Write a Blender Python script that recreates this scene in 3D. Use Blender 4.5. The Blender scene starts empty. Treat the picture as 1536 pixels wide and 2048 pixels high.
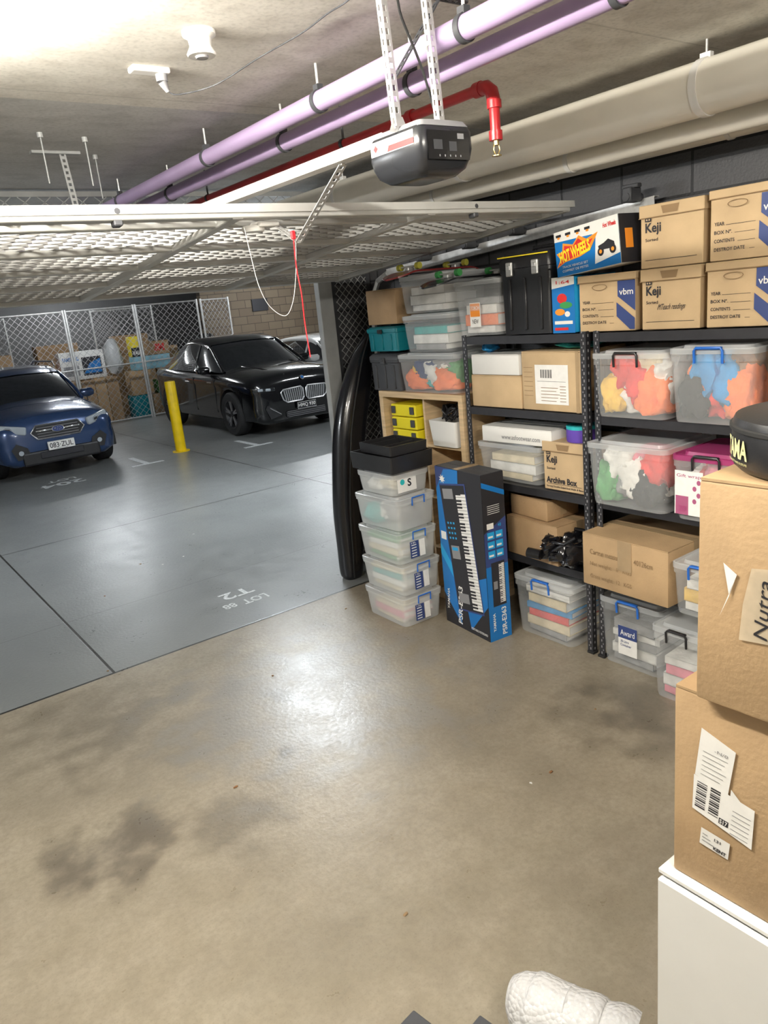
import bpy,bmesh,math,random
from mathutils import Vector,Matrix,noise
random.seed(7)
SC=bpy.context.scene
C=SC.collection
R=math.radians
# ------------------------------------------------------------------ materials
def M(name,col,rough=.5,metal=0.,var=0.,vs=8.,bump=0.,bs=60.,alpha=1.,emit=0.,coat=0.,col2=None,stretch=None,ecol=None):
    m=bpy.data.materials.new(name);m.use_nodes=True
    nt=m.node_tree;N=nt.nodes;L=nt.links
    b=N["Principled BSDF"];out=N["Material Output"]
    b.inputs["Base Color"].default_value=(*col,1);b.inputs["Roughness"].default_value=rough
    b.inputs["Metallic"].default_value=metal
    if coat: b.inputs["Coat Weight"].default_value=coat;b.inputs["Coat Roughness"].default_value=.04
    if emit:
        b.inputs["Emission Color"].default_value=(*(ecol or col),1);b.inputs["Emission Strength"].default_value=emit
    tc=N.new("ShaderNodeTexCoord");vec=tc.outputs["Object"]
    if stretch:
        mp=N.new("ShaderNodeMapping");mp.inputs["Scale"].default_value=stretch;L.new(vec,mp.inputs[0]);vec=mp.outputs[0]
    if var or col2:
        n=N.new("ShaderNodeTexNoise");n.inputs["Scale"].default_value=vs;n.inputs["Detail"].default_value=6;L.new(vec,n.inputs["Vector"])
        mx=N.new("ShaderNodeMix");mx.data_type='RGBA'
        a=col if col2 else tuple(c*(1-var) for c in col);c2=col2 or tuple(min(1,c*(1+var)) for c in col)
        mx.inputs[6].default_value=(*a,1);mx.inputs[7].default_value=(*c2,1)
        rp=N.new("ShaderNodeMapRange");rp.inputs[1].default_value=.3;rp.inputs[2].default_value=.7
        L.new(n.outputs[0],rp.inputs[0]);L.new(rp.outputs[0],mx.inputs[0]);L.new(mx.outputs[2],b.inputs["Base Color"])
    if bump:
        n2=N.new("ShaderNodeTexNoise");n2.inputs["Scale"].default_value=bs;n2.inputs["Detail"].default_value=4;L.new(vec,n2.inputs["Vector"])
        bp=N.new("ShaderNodeBump");bp.inputs["Strength"].default_value=bump;bp.inputs["Distance"].default_value=.01
        L.new(n2.outputs[0],bp.inputs["Height"]);L.new(bp.outputs[0],b.inputs["Normal"])
    if alpha<1:
        t=N.new("ShaderNodeBsdfTransparent");mixs=N.new("ShaderNodeMixShader");mixs.inputs[0].default_value=alpha
        L.new(t.outputs[0],mixs.inputs[1]);L.new(b.outputs[0],mixs.inputs[2]);L.new(mixs.outputs[0],out.inputs[0])
    return m
CARD=M("cardboard",(.45,.305,.165),.75,var=.15,vs=4,bump=.15,bs=90)
CARD2=M("cardboard_pale",(.54,.39,.225),.75,var=.12,vs=5,bump=.12,bs=90)
CARD3=M("cardboard_brown",(.36,.235,.125),.75,var=.2,vs=4,bump=.2,bs=70)
CARDE=M("cardboard_edge",(.27,.175,.09),.85)
TAPE=M("brown_tape",(.46,.33,.19),.22,var=.08,vs=20,alpha=.75)
TAPE2=M("pale_tape",(.62,.52,.38),.2,var=.1,vs=30,alpha=.8)
WHITE=M("white_card",(.78,.77,.74),.5,var=.03)
PAPER=M("paper_label",(.84,.83,.80),.6,var=.04,vs=30)
INK=M("ink_black",(.02,.02,.025),.5)
NAVY=M("navy_print",(.035,.06,.20),.5)
BLACKP=M("black_plastic",(.018,.018,.02),.35,bump=.05,bs=200)
BLACKG=M("black_gloss",(.008,.008,.01),.22,coat=.35)
SHELFM=M("black_powdercoat",(.022,.022,.026),.42,var=.2,vs=20)
GALV=M("galvanised_steel",(.62,.62,.61),.38,metal=.6,var=.15,vs=25)
GREYM=M("grey_steel_paint",(.36,.37,.37),.5,var=.1,vs=10)
DOORM=M("door_paint",(.48,.48,.46),.42,var=.08,vs=6,metal=.2)
DOORX=M("expanded_mesh_paint",(.34,.34,.33),.42,var=.1,vs=6,metal=.2)
CLEAR=M("clear_plastic",(.82,.85,.87),.2,alpha=.23,var=.05,vs=4)
CLEARL=M("clear_plastic_lid",(.80,.83,.85),.25,alpha=.42)
CLEARW=M("frosted_plastic",(.84,.87,.88),.3,alpha=.45)
PINKL=M("pink_plastic",(.45,.05,.20),.3,alpha=.7)
BLUEL=M("blue_latch",(.02,.14,.55),.35)
TEAL=M("teal_plastic",(.0,.17,.21),.4)
WOOD=M("beech_veneer",(.60,.44,.26),.5,var=.16,vs=4,stretch=(1,1,14))
YELP=M("yellow_plastic",(.80,.68,.02),.4)
YELB=M("bollard_yellow",(.85,.58,.0),.4,var=.12,vs=9)
PURP=M("purple_pipe",(.40,.30,.48),.33,var=.07,vs=5)
REDP=M("red_pipe",(.45,.02,.025),.3,var=.15,vs=6)
CREAM=M("cream_pipe",(.84,.80,.71),.33,var=.05,vs=4)
RUB=M("black_rubber",(.015,.015,.015),.7)
CHROME=M("chrome",(.85,.85,.87),.12,metal=1)
BRASS=M("brass",(.6,.45,.2),.3,metal=1)
REDC=M("red_cord",(.75,.02,.03),.5)
WHITEP=M("white_plastic",(.80,.79,.76),.35)
CABW=M("white_laminate",(.80,.80,.78),.35,var=.02)
PAINTW=M("white_floor_paint",(.60,.62,.62),.6,var=.3,vs=60)
BLUEB=M("blue_print",(.01,.17,.50),.35)
BLUEB2=M("cyan_print",(.02,.35,.70),.35)
REDB=M("red_print",(.65,.03,.03),.4)
ORANGE=M("orange_print",(.9,.30,.03),.45)
YELPR=M("yellow_print",(.90,.72,.03),.45)
GREENP=M("green_print",(.05,.30,.08),.45)
DGREY=M("dark_grey",(.05,.052,.058),.55,var=.1)
MGREY=M("mid_grey",(.25,.25,.26),.5)
PURW=M("purple_foam",(.12,.06,.42),.7)
TEALF=M("turquoise_foam",(.02,.45,.48),.7)
def cloth(n,c): return M("fabric_"+n,c,.9,var=.18,vs=12,bump=.6,bs=35)
FAB={'white':cloth('white',(.78,.77,.73)),'red':cloth('red',(.70,.04,.03)),'orange':cloth('orange',(.9,.20,.04)),'yellow':cloth('yellow',(.80,.5,.06)),
'blue':cloth('blue',(.02,.26,.58)),'navy':cloth('navy',(.03,.05,.15)),'teal':cloth('teal',(.03,.40,.38)),'pink':cloth('pink',(.80,.25,.32)),'black':cloth('black',(.02,.02,.02)),
'grey':cloth('grey',(.3,.3,.3)),'green':cloth('green',(.1,.35,.12)),'cream':cloth('cream',(.72,.62,.42)),'brown':cloth('brown',(.25,.12,.05))}
# ------------------------------------------------------------------ mesh builder
_tc={}
def textdata(s,bold):
    k=(s,bold)
    if k in _tc: return _tc[k]
    cu=bpy.data.curves.new("t","FONT");cu.body=s;cu.size=1;cu.offset=bold;cu.resolution_u=3
    ob=bpy.data.objects.new("t",cu);C.objects.link(ob)
    bpy.context.view_layer.update()
    dg=bpy.context.evaluated_depsgraph_get()
    me=bpy.data.meshes.new_from_object(ob.evaluated_get(dg))
    vs=[(v.co.x,v.co.y) for v in me.vertices];fs=[tuple(p.vertices) for p in me.polygons]
    bpy.data.meshes.remove(me);bpy.data.objects.remove(ob);bpy.data.curves.remove(cu)
    if vs:
        x0=min(v[0] for v in vs);x1=max(v[0] for v in vs);y0=min(v[1] for v in vs);y1=max(v[1] for v in vs)
        vs=[((v[0]-x0)/(x1-x0),(v[1]-y0)/(y1-y0)) for v in vs]
    _tc[k]=(vs,fs);return _tc[k]
def rrect(hx,hy,r,z,n=3):
    P=[];r=min(r,hx*.99,hy*.99)
    for cx,cy,a0 in((hx-r,hy-r,0),(-hx+r,hy-r,90),(-hx+r,-hy+r,180),(hx-r,-hy+r,270)):
        for i in range(n+1):
            a=R(a0+90*i/n);P.append((cx+r*math.cos(a),cy+r*math.sin(a),z))
    return P
class MB:
    def __init__(s): s.v=[];s.f=[];s.mi=[];s.M=Matrix()
    def add(s,vs,fs,m=0):
        b=len(s.v);s.v+=[s.M@Vector(p) for p in vs];s.f+=[tuple(b+i for i in f) for f in fs];s.mi+=[m]*len(fs);return s
    def box(s,c,d,m=0,bev=0,seg=1,rz=0,rm=None):
        x,y,z=(k/2 for k in d)
        if bev:
            bm=bmesh.new();bmesh.ops.create_cube(bm,size=1);bmesh.ops.scale(bm,vec=d,verts=bm.verts)
            bmesh.ops.bevel(bm,geom=list(bm.edges),offset=bev,segments=seg,affect='EDGES',profile=.5)
            bm.verts.index_update();vs=[tuple(v.co) for v in bm.verts];fs=[tuple(v.index for v in f.verts) for f in bm.faces];bm.free()
        else:
            vs=[(-x,-y,-z),(x,-y,-z),(x,y,-z),(-x,y,-z),(-x,-y,z),(x,-y,z),(x,y,z),(-x,y,z)]
            fs=[(0,3,2,1),(4,5,6,7),(0,1,5,4),(1,2,6,5),(2,3,7,6),(3,0,4,7)]
        T=Matrix.Translation(c)@(rm if rm is not None else Matrix.Rotation(rz,4,'Z'))
        return s.add([T@Vector(p) for p in vs],fs,m)
    def bar(s,p0,p1,w,h,m=0):
        p0=Vector(p0);p1=Vector(p1);d=p1-p0
        q=d.to_track_quat('Y','Z').to_matrix().to_4x4()
        return s.box((p0+p1)/2,(w,d.length,h),m,rm=q)
    def cyl(s,p0,p1,r,seg=16,m=0,r2=None,caps=True):
        r2=r if r2 is None else r2
        return s.tube([p0,p1],[r,r2],seg,m,caps)
    def tube(s,path,r,seg=8,m=0,caps=True):
        P=[Vector(p) for p in path];n=len(P)
        rr=r if isinstance(r,(list,tuple)) else [r]*n
        vs=[];up=None
        for i in range(n):
            t=(P[min(i+1,n-1)]-P[max(i-1,0)]).normalized()
            if up is None:
                up=Vector((0,0,1)) if abs(t.z)<.9 else Vector((1,0,0))
            a=t.cross(up).normalized();up=a.cross(t).normalized()
            for k in range(seg):
                an=2*math.pi*k/seg;vs.append(P[i]+(a*math.cos(an)+up*math.sin(an))*rr[i])
        fs=[]
        for i in range(n-1):
            for k in range(seg):
                k2=(k+1)%seg;fs.append((i*seg+k,i*seg+k2,(i+1)*seg+k2,(i+1)*seg+k))
        if caps: fs.append(tuple(range(seg))[::-1]);fs.append(tuple((n-1)*seg+k for k in range(seg)))
        return s.add(vs,fs,m)
    def loft(s,rings,m=0,cap0=True,cap1=True,closed=True):
        n=len(rings[0]);vs=[p for r in rings for p in r];fs=[]
        for i in range(len(rings)-1):
            for k in range(n if closed else n-1):
                k2=(k+1)%n;fs.append((i*n+k,i*n+k2,(i+1)*n+k2,(i+1)*n+k))
        if cap0: fs.append(tuple(range(n))[::-1])
        if cap1: fs.append(tuple((len(rings)-1)*n+k for k in range(n)))
        return s.add(vs,fs,m)
    def rev(s,prof,seg=24,m=0,c=(0,0,0),cap0=True,cap1=True):
        return s.loft([[(c[0]+r*math.cos(2*math.pi*k/seg),c[1]+r*math.sin(2*math.pi*k/seg),c[2]+z) for k in range(seg)] for r,z in prof],m,cap0,cap1)
    def rect(s,x0,x1,z0,z1,y,m=0): return s.add([(x0,y,z0),(x1,y,z0),(x1,y,z1),(x0,y,z1)],[(0,1,2,3)],m)
    def poly(s,pts,y,m=0): return s.add([(a,y,b) for a,b in pts],[tuple(range(len(pts)))],m)
    def ell(s,cx,cz,rx,rz,y,m=0,n=18): return s.poly([(cx+rx*math.cos(2*math.pi*i/n),cz+rz*math.sin(2*math.pi*i/n)) for i in range(n)],y,m)
    def text(s,t,x0,x1,z0,z1,y,m=0,bold=.01,ang=0,wrap=0,shear=0):
        vs,fs=textdata(t,bold);cx=(x0+x1)/2;cz=(z0+z1)/2;ca=math.cos(R(ang));sa=math.sin(R(ang));o=[]
        for a,b in vs:
            dx=(a-.5)*(x1-x0)+shear*(b-.5)*(z1-z0);dz=(b-.5)*(z1-z0);X=cx+dx*ca-dz*sa;Z=cz+dx*sa+dz*ca
            if wrap: o.append((wrap*math.sin(X/wrap),-wrap*math.cos(X/wrap)+y,Z))
            else: o.append((X,y,Z))
        return s.add(o,fs,m)
    def blob(s,c,rad,m=0,seed=0,amp=.25,clamp=None,sub=3,fold=0):
        bm=bmesh.new();bmesh.ops.create_icosphere(bm,subdivisions=sub,radius=1)
        vs=[]
        for v in bm.verts:
            n=noise.noise(v.co*1.6+Vector((seed*3.1,seed*1.7,0)))*amp+noise.noise(v.co*4+Vector((seed,0,seed)))*amp*.45
            if fold:
                q_=v.co*3.2+Vector((seed*.7,seed,seed*2));n+=fold*(.35-abs(noise.noise(q_)))+fold*.5*(.3-abs(noise.noise(q_*2.3)))
            p=v.co*(1+n);q=[c[i]+p[i]*rad[i] for i in range(3)]
            if clamp:
                for i in range(3):
                    lo,hi=clamp[i];mid=(lo+hi)/2;hw=(hi-lo)/2
                    if fold and hw>0:
                        t=(q[i]-mid)/hw;q[i]=mid+hw*math.copysign(min(1,abs(t)) if abs(t)<.8 else .8+.2*math.tanh((abs(t)-.8)/.2),t)
                    else: q[i]=min(max(q[i],lo),hi)
            vs.append(tuple(q))
        bm.verts.index_update();fs=[tuple(v.index for v in f.verts) for f in bm.faces];bm.free()
        return s.add(vs,fs,m)
    def lattice(s,w,h,cw,ch,t,m=0,th=None):
        k=ch/cw;n=int((w*k+h)/ch)+2;th=th or t
        for i in range(-n,n+1):
            for sg in(1,-1):
                c=i*ch
                if sg==1: xa=max(0,-c/k);xb=min(w,(h-c)/k)
                else: xa=max(0,(c-h)/k);xb=min(w,c/k)
                if xb-xa<.005: continue
                s.bar((xa,0,sg*k*xa+c),(xb,0,sg*k*xb+c),t,th,m)
        return s
    def obj(s,name,mats,parent=None,loc=(0,0,0),rot=(0,0,0),smooth=None,label=None):
        me=bpy.data.meshes.new(name);me.from_pydata([tuple(v) for v in s.v],[],s.f)
        for m in (mats if isinstance(mats,(list,tuple)) else [mats]): me.materials.append(m)
        me.polygons.foreach_set("material_index",s.mi);me.update()
        if smooth:
            bm=bmesh.new();bm.from_mesh(me);bmesh.ops.recalc_face_normals(bm,faces=bm.faces);bm.to_mesh(me);bm.free()
            me.shade_smooth();me.set_sharp_from_angle(angle=R(smooth))
        o=bpy.data.objects.new(name,me);C.objects.link(o)
        if parent: o.parent=parent
        o.location=loc;o.rotation_euler=rot
        if label:o["label"]=label
        return o
def tag(o,label,cat,group=None):
    o["label"]=label;o["category"]=cat
    if group:o["group"]=group
    return o
def emp(name,label,cat,loc=(0,0,0),rz=0,group=None,rot=None):
    o=bpy.data.objects.new(name,None);o.empty_display_size=.1;C.objects.link(o);o.location=loc
    o.rotation_euler=rot or (0,0,rz);return tag(o,label,cat,group)
def struct(o): o["kind"]="structure";return o
RZ=-math.pi/2
def place(y0,y1,z0,xf,d): return (xf+d/2,(y0+y1)/2,z0)
# ------------------------------------------------------------------ camera
th=R(35.6);pp=R(15.7);rr=R(5.8)
fh=Vector((math.sin(th),math.cos(th),0));rh=Vector((math.cos(th),-math.sin(th),0));zh=Vector((0,0,1))
fw=fh*math.cos(pp)-zh*math.sin(pp);up0=fh*math.sin(pp)+zh*math.cos(pp)
RT=rh*math.cos(rr)-up0*math.sin(rr);UP=rh*math.sin(rr)+up0*math.cos(rr)
cd=bpy.data.cameras.new("camera");cam=bpy.data.objects.new("camera",cd);C.objects.link(cam)
m3=Matrix((RT,UP,-fw)).transposed();cam.matrix_world=Matrix.Translation((0,0,2.05))@m3.to_4x4()
cd.sensor_fit='VERTICAL';cd.sensor_height=36;cd.lens=36*1499/2048;cd.clip_start=.02;SC.camera=cam
# ------------------------------------------------------------------ room
def nodes(m): return m.node_tree.nodes,m.node_tree.links,m.node_tree.nodes["Principled BSDF"]
def noiseN(N,L,vec,scale,detail=6,dist=0):
    n=N.new("ShaderNodeTexNoise");n.inputs["Scale"].default_value=scale;n.inputs["Detail"].default_value=detail;n.inputs["Distortion"].default_value=dist
    L.new(vec,n.inputs["Vector"]);return n.outputs[0]
def mr(N,L,v,a,b,c=0,d=1):
    n=N.new("ShaderNodeMapRange");n.interpolation_type='SMOOTHSTEP';n.inputs[1].default_value=a;n.inputs[2].default_value=b;n.inputs[3].default_value=c;n.inputs[4].default_value=d;L.new(v,n.inputs[0]);return n.outputs[0]
def mixc(N,L,f,a,b,mode='MIX'):
    n=N.new("ShaderNodeMix");n.data_type='RGBA';n.blend_type=mode
    if isinstance(f,(int,float)): n.inputs[0].default_value=f
    else:L.new(f,n.inputs[0])
    for i,x in((6,a),(7,b)):
        if isinstance(x,tuple): n.inputs[i].default_value=(*x,1)
        else:L.new(x,n.inputs[i])
    return n.outputs[2]
def math_(N,L,op,a,b=0.):
    n=N.new("ShaderNodeMath");n.operation=op
    for i,x in enumerate((a,b)):
        if isinstance(x,(int,float)): n.inputs[i].default_value=x
        else:L.new(x,n.inputs[i])
    return n.outputs[0]
def floor_mat():
    m=M("concrete_floor",(.3,.3,.3),.4);N,L,b=nodes(m)
    tc=N.new("ShaderNodeTexCoord");vec=tc.outputs["Object"]
    sx=N.new("ShaderNodeSeparateXYZ");L.new(vec,sx.inputs[0]);X=sx.outputs[0];Y=sx.outputs[1]
    n1=noiseN(N,L,vec,.9,6,.2);n2=noiseN(N,L,vec,5,6);n3=noiseN(N,L,vec,45,5);n4=noiseN(N,L,vec,1.7,6,.1);n5=noiseN(N,L,vec,13,6);n6=noiseN(N,L,vec,130,3)
    c=mixc(N,L,mr(N,L,n1,.25,.75),(.25,.212,.155),(.365,.315,.235))
    c=mixc(N,L,mr(N,L,n2,.20,.85,0,.55),c,(.42,.37,.29))
    c=mixc(N,L,mr(N,L,n4,.35,.80,0,.50),c,(.175,.148,.11))
    c=mixc(N,L,mr(N,L,n5,.35,.95,0,.50),c,(.17,.142,.105))
    c=mixc(N,L,mr(N,L,n3,.30,.80,0,.40),c,(.18,.155,.115))
    c=mixc(N,L,mr(N,L,n6,.50,.80,0,.30),c,(.12,.10,.075))
    for (sxx,syy,rad,amt) in((.50,2.86,.26,.75),(.98,2.66,.26,.40),(1.38,2.95,.07,.75),(1.62,3.45,.10,.5),(1.70,3.30,.05,.5),(2.9,1.95,.40,.50),(2.6,2.1,.3,.3),(1.0,3.6,.5,.30),(.7,4.0,.5,.25)):
        vd=N.new("ShaderNodeVectorMath");vd.operation='DISTANCE';L.new(vec,vd.inputs[0]);vd.inputs[1].default_value=(sxx,syy,0)
        dd=math_(N,L,'ADD',vd.outputs["Value"],mr(N,L,n2,.25,.75,-rad*.55,rad*.55))
        c=mixc(N,L,mr(N,L,dd,rad*.2,rad*1.15,amt,0),c,(.09,.077,.06))
    vd=N.new("ShaderNodeVectorMath");vd.operation='DISTANCE';L.new(vec,vd.inputs[0]);vd.inputs[1].default_value=(1.72,3.3,0)
    dd=math_(N,L,'ADD',vd.outputs["Value"],mr(N,L,n2,.25,.75,-.35,.35));patchy=mr(N,L,dd,.2,1.0,.6,0)
    c=mixc(N,L,patchy,c,(.27,.265,.255))  # blends a ragged patch of the garage floor towards neutral grey
    g=mixc(N,L,mr(N,L,n1,.25,.75),(.18,.188,.185),(.222,.230,.226))
    g=mixc(N,L,mr(N,L,n2,.3,.8,0,.25),g,(.25,.258,.253))
    g=mixc(N,L,mr(N,L,n4,.4,.85,0,.25),g,(.155,.16,.158))
    edge=math_(N,L,'ADD',Y,mr(N,L,n3,.3,.7,-.008,.008))
    zone=mr(N,L,edge,4.47,4.485)
    c=mixc(N,L,zone,c,g)
    def line(coord,pos,w): return mr(N,L,math_(N,L,'ABSOLUTE',math_(N,L,'SUBTRACT',coord,pos)),w,w*1.8,1,0)
    j1=line(Y,4.48,.007);j2=math_(N,L,'MULTIPLY',line(X,1.04,.006),zone)
    j3=math_(N,L,'MULTIPLY',line(Y,8.0,.006),1.);j4=math_(N,L,'MULTIPLY',line(X,4.6,.006),zone);j5=math_(N,L,'MULTIPLY',line(Y,5.6,.004),.35)
    j=math_(N,L,'MAXIMUM',math_(N,L,'MAXIMUM',j1,j2),math_(N,L,'MAXIMUM',j3,math_(N,L,'MAXIMUM',j4,j5)))
    c=mixc(N,L,j,c,(.03,.028,.025))
    L.new(c,b.inputs["Base Color"])
    ro=mr(N,L,n2,.2,.8,.27,.37)
    ro=math_(N,L,'ADD',ro,mr(N,L,n3,.2,.8,-.03,.07));L.new(ro,b.inputs["Roughness"])
    bp=N.new("ShaderNodeBump");bp.inputs["Strength"].default_value=.14;bp.inputs["Distance"].default_value=.01
    hh=math_(N,L,'ADD',math_(N,L,'MULTIPLY',n3,.9),math_(N,L,'MULTIPLY',n5,.25));hh=math_(N,L,'SUBTRACT',hh,math_(N,L,'MULTIPLY',j,1.5));L.new(hh,bp.inputs["Height"]);L.new(bp.outputs[0],b.inputs["Normal"])
    return m
def conc_mat(name,c1,c2,c3):
    m=M(name,c1,.85);N,L,b=nodes(m);tc=N.new("ShaderNodeTexCoord");vec=tc.outputs["Object"]
    mp=N.new("ShaderNodeMapping");mp.inputs["Scale"].default_value=(.8,1.1,1);L.new(vec,mp.inputs[0])
    a=noiseN(N,L,mp.outputs[0],1.6,9,.5);d=noiseN(N,L,mp.outputs[0],9,10);e=noiseN(N,L,vec,60,4)
    c=mixc(N,L,mr(N,L,a,.3,.7),c1,c2);c=mixc(N,L,mr(N,L,d,.40,.80,0,.65),c,c3);c=mixc(N,L,mr(N,L,e,.4,.8,0,.40),c,tuple(x*.5 for x in c1))
    sx=N.new("ShaderNodeSeparateXYZ");L.new(vec,sx.inputs[0])
    ln=mr(N,L,math_(N,L,'ABSOLUTE',math_(N,L,'SUBTRACT',math_(N,L,'FRACT',math_(N,L,'MULTIPLY',sx.outputs[1],.83)),.5)),.003,.006,.35,0)
    c=mixc(N,L,ln,c,tuple(x*.45 for x in c1))
    L.new(c,b.inputs["Base Color"]);bp=N.new("ShaderNodeBump");bp.inputs["Strength"].default_value=.3;bp.inputs["Distance"].default_value=.01;L.new(d,bp.inputs["Height"]);L.new(bp.outputs[0],b.inputs["Normal"])
    return m
def block_mat(name,c1,c2,mort,axis,rough=.7,bw=.4,bh=.2):
    m=M(name,c1,rough);N,L,b=nodes(m);tc=N.new("ShaderNodeTexCoord");sx=N.new("ShaderNodeSeparateXYZ");L.new(tc.outputs["Object"],sx.inputs[0])
    cb=N.new("ShaderNodeCombineXYZ");L.new(sx.outputs[axis],cb.inputs[0]);L.new(sx.outputs[2],cb.inputs[1])
    br=N.new("ShaderNodeTexBrick");L.new(cb.outputs[0],br.inputs[0]);br.inputs["Scale"].default_value=1
    br.inputs["Brick Width"].default_value=bw;br.inputs["Row Height"].default_value=bh;br.inputs["Mortar Size"].default_value=.007
    br.inputs["Color1"].default_value=(*c1,1);br.inputs["Color2"].default_value=(*c2,1);br.inputs["Mortar"].default_value=(*mort,1)
    L.new(br.outputs[0],b.inputs["Base Color"])
    n=noiseN(N,L,tc.outputs["Object"],70,4)
    h=math_(N,L,'SUBTRACT',math_(N,L,'MULTIPLY',n,.35),br.outputs[1])
    bp=N.new("ShaderNodeBump");bp.inputs["Strength"].default_value=.8;bp.inputs["Distance"].default_value=.01;L.new(h,bp.inputs["Height"]);L.new(bp.outputs[0],b.inputs["Normal"])
    return m
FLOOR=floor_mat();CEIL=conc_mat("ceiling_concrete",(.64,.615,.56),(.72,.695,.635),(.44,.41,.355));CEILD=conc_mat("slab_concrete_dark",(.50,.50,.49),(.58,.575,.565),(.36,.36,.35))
BLKW=block_mat("painted_black_block",(.060,.060,.065),(.070,.070,.075),(.012,.012,.014),1,.5)
TANW=block_mat("tan_block",(.16,.12,.08),(.20,.155,.105),(.07,.055,.04),0)
GRYW=M("grey_wall",(.40,.40,.39),.8,var=.1,vs=2)
DKW=M("dark_grey_wall",(.14,.14,.14),.8,var=.1,vs=2)
def wall(name,x0,x1,y0,y1,z0,z1,mat):
    b=MB();b.box(((x0+x1)/2,(y0+y1)/2,(z0+z1)/2),(x1-x0,y1-y0,z1-z0));return struct(b.obj(name,mat))
wall("floor",-4,16,-2,21,-.2,0,FLOOR)
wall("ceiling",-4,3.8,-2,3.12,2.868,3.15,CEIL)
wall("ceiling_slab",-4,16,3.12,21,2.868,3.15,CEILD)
wall("wall_right",3.6,3.8,-2,5.0,0,2.868,BLKW)
wall("wall_back",-4,3.8,-2.2,-2,0,2.9,GRYW)
wall("wall_left",-4.2,-4,-2,21,0,2.9,GRYW)
wall("wall_far",-4,16,20.8,21,0,2.868,DKW)
wall("wall_side",15.8,16,4.8,21,0,2.868,GRYW)
wall("wall_partition",3.23,16,4.93,5.05,0,2.868,BLKW)
wall("wall_block",8.0,15.8,18.0,18.2,0,2.868,TANW)
# ------------------------------------------------------------------ lights
def batten(loc,L_,strength,col,along='Y',group="ceiling light battens",lab="white fluorescent batten light fixed under the concrete ceiling",tr=.022):
    e=emp("batten_light",lab,"light",loc,0 if along=='Y' else math.pi/2,group)
    b=MB();b.box((0,0,.049),(.09,L_,.038),bev=.005);b.box((0,0,.035),(.05,L_*.98,.03));b.obj("light_housing",WHITEP,e)
    m=M("lamp_glow_%d"%len(bpy.data.materials),(1,1,1),.5,emit=strength,ecol=col)
    b=MB();b.cyl((0,-L_/2,0),(0,L_/2,0),tr,12);b.obj("light_tube",m,e,smooth=40);return e
WARM=(1,.945,.84);COOL=(.93,.97,1)
batten((.40,1.95,2.80),1.2,440,WARM,lab="bright white fluorescent batten under the garage ceiling")
batten((.9,-.55,2.80),1.2,370,WARM,'X')
batten((4.05,7.5,2.80),1.5,370,(.88,.95,1),tr=.030)
batten((-2.3,7.0,2.80),1.5,420,COOL)
batten((8.6,8.4,2.80),1.2,320,COOL,'X')
batten((4.3,15.6,2.80),1.2,150,COOL,'X')
batten((9.6,15.6,2.80),1.2,250,COOL,'X')
batten((5.2,19.3,2.80),1.2,90,COOL,'X')
w=bpy.data.worlds.new("world");SC.world=w;w.use_nodes=True;w.node_tree.nodes["Background"].inputs[0].default_value=(.5,.5,.5,1);w.node_tree.nodes["Background"].inputs[1].default_value=.05
# ------------------------------------------------------------------ containers
def tub(y0,y1,z0,z1,label,xf=3.17,d=.38,latch=BLUEL,lid=None,body=None,yaw=0,group="clear lidded storage tubs",latches=1,foot=.88,labelp=None):
    w=abs(y1-y0);h=z1-z0
    e=emp("storage_tub",label,"storage tub",place(y0,y1,z0,xf,d),RZ+R(yaw),group)
    lh=.03
    b=MB();rings=[]
    for t,s in((0,foot),(.03,foot+.015),(.45,foot+.05),(.86,.955),(.87,.975)):
        rings.append(rrect(w/2*s,d/2*s,.035,.002+t*(h-lh)))
    rings.append(rrect(w/2*.985,d/2*.985,.035,.002+.87*(h-lh)));rings.append(rrect(w/2*.985,d/2*.985,.035,h-lh-.004))
    b.loft(rings,0,True,False)
    b.obj("tub_body",body or CLEAR,e,smooth=50)
    b=MB();b.loft([rrect(w/2,d/2,.035,h-lh-.006),rrect(w/2,d/2,.035,h-.012),rrect(w/2*.96,d/2*.96,.03,h-.010),rrect(w/2*.94,d/2*.94,.03,h-.018),rrect(w/2*.80,d/2*.80,.03,h-.018),rrect(w/2*.78,d/2*.78,.03,h-.002),rrect(w/2*.1,d/2*.1,.01,h-.002)],0,False,True)
    b.obj("tub_lid",lid or CLEARL,e,smooth=40)
    if latch:
        for k in range(latches):
            b=MB();lw=min(.13,w*.35);y=-d/2-.006
            b.tube([(-lw/2,y,h-.075),(-lw/2,y-.004,h-.02),(-lw/2+.008,y-.004,h-.008),(lw/2-.008,y-.004,h-.008),(lw/2,y-.004,h-.02),(lw/2,y,h-.075)],.006,8)
            b.box((0,y+.004,h-.01),(lw*.9,.02,.012),bev=.003)
            b.obj("latch",latch,e,smooth=40)
        b=MB();x=w/2+.004;b.tube([(x,-.05,h-.06),(x+.004,-.05,h-.01),(x+.004,.05,h-.01),(x,.05,h-.06)],.005,6);b.obj("latch",latch,e,smooth=40)
    if labelp:
        b=MB();a0,a1,c0,c1,mm,tx=labelp
        b.rect(a0*w/2,a1*w/2,c0*h,c1*h,-d/2*.955,0)
        b.rect(a0*w/2,a1*w/2,c0*h+(c1-c0)*h*.58,c1*h,-d/2*.955-.001,1)
        b.text(tx,(a0+(a1-a0)*.12)*w/2,(a0+(a1-a0)*.88)*w/2,(c0+(c1-c0)*.68)*h,(c0+(c1-c0)*.88)*h,-d/2*.955-.002,0)
        b.text("30 Litre\nContainer",(a0+(a1-a0)*.12)*w/2,(a0+(a1-a0)*.7)*w/2,(c0+(c1-c0)*.30)*h,(c0+(c1-c0)*.52)*h,-d/2*.955-.001,1)
        b.obj("sticker",mm,e)
    return e,w,d,h
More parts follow.
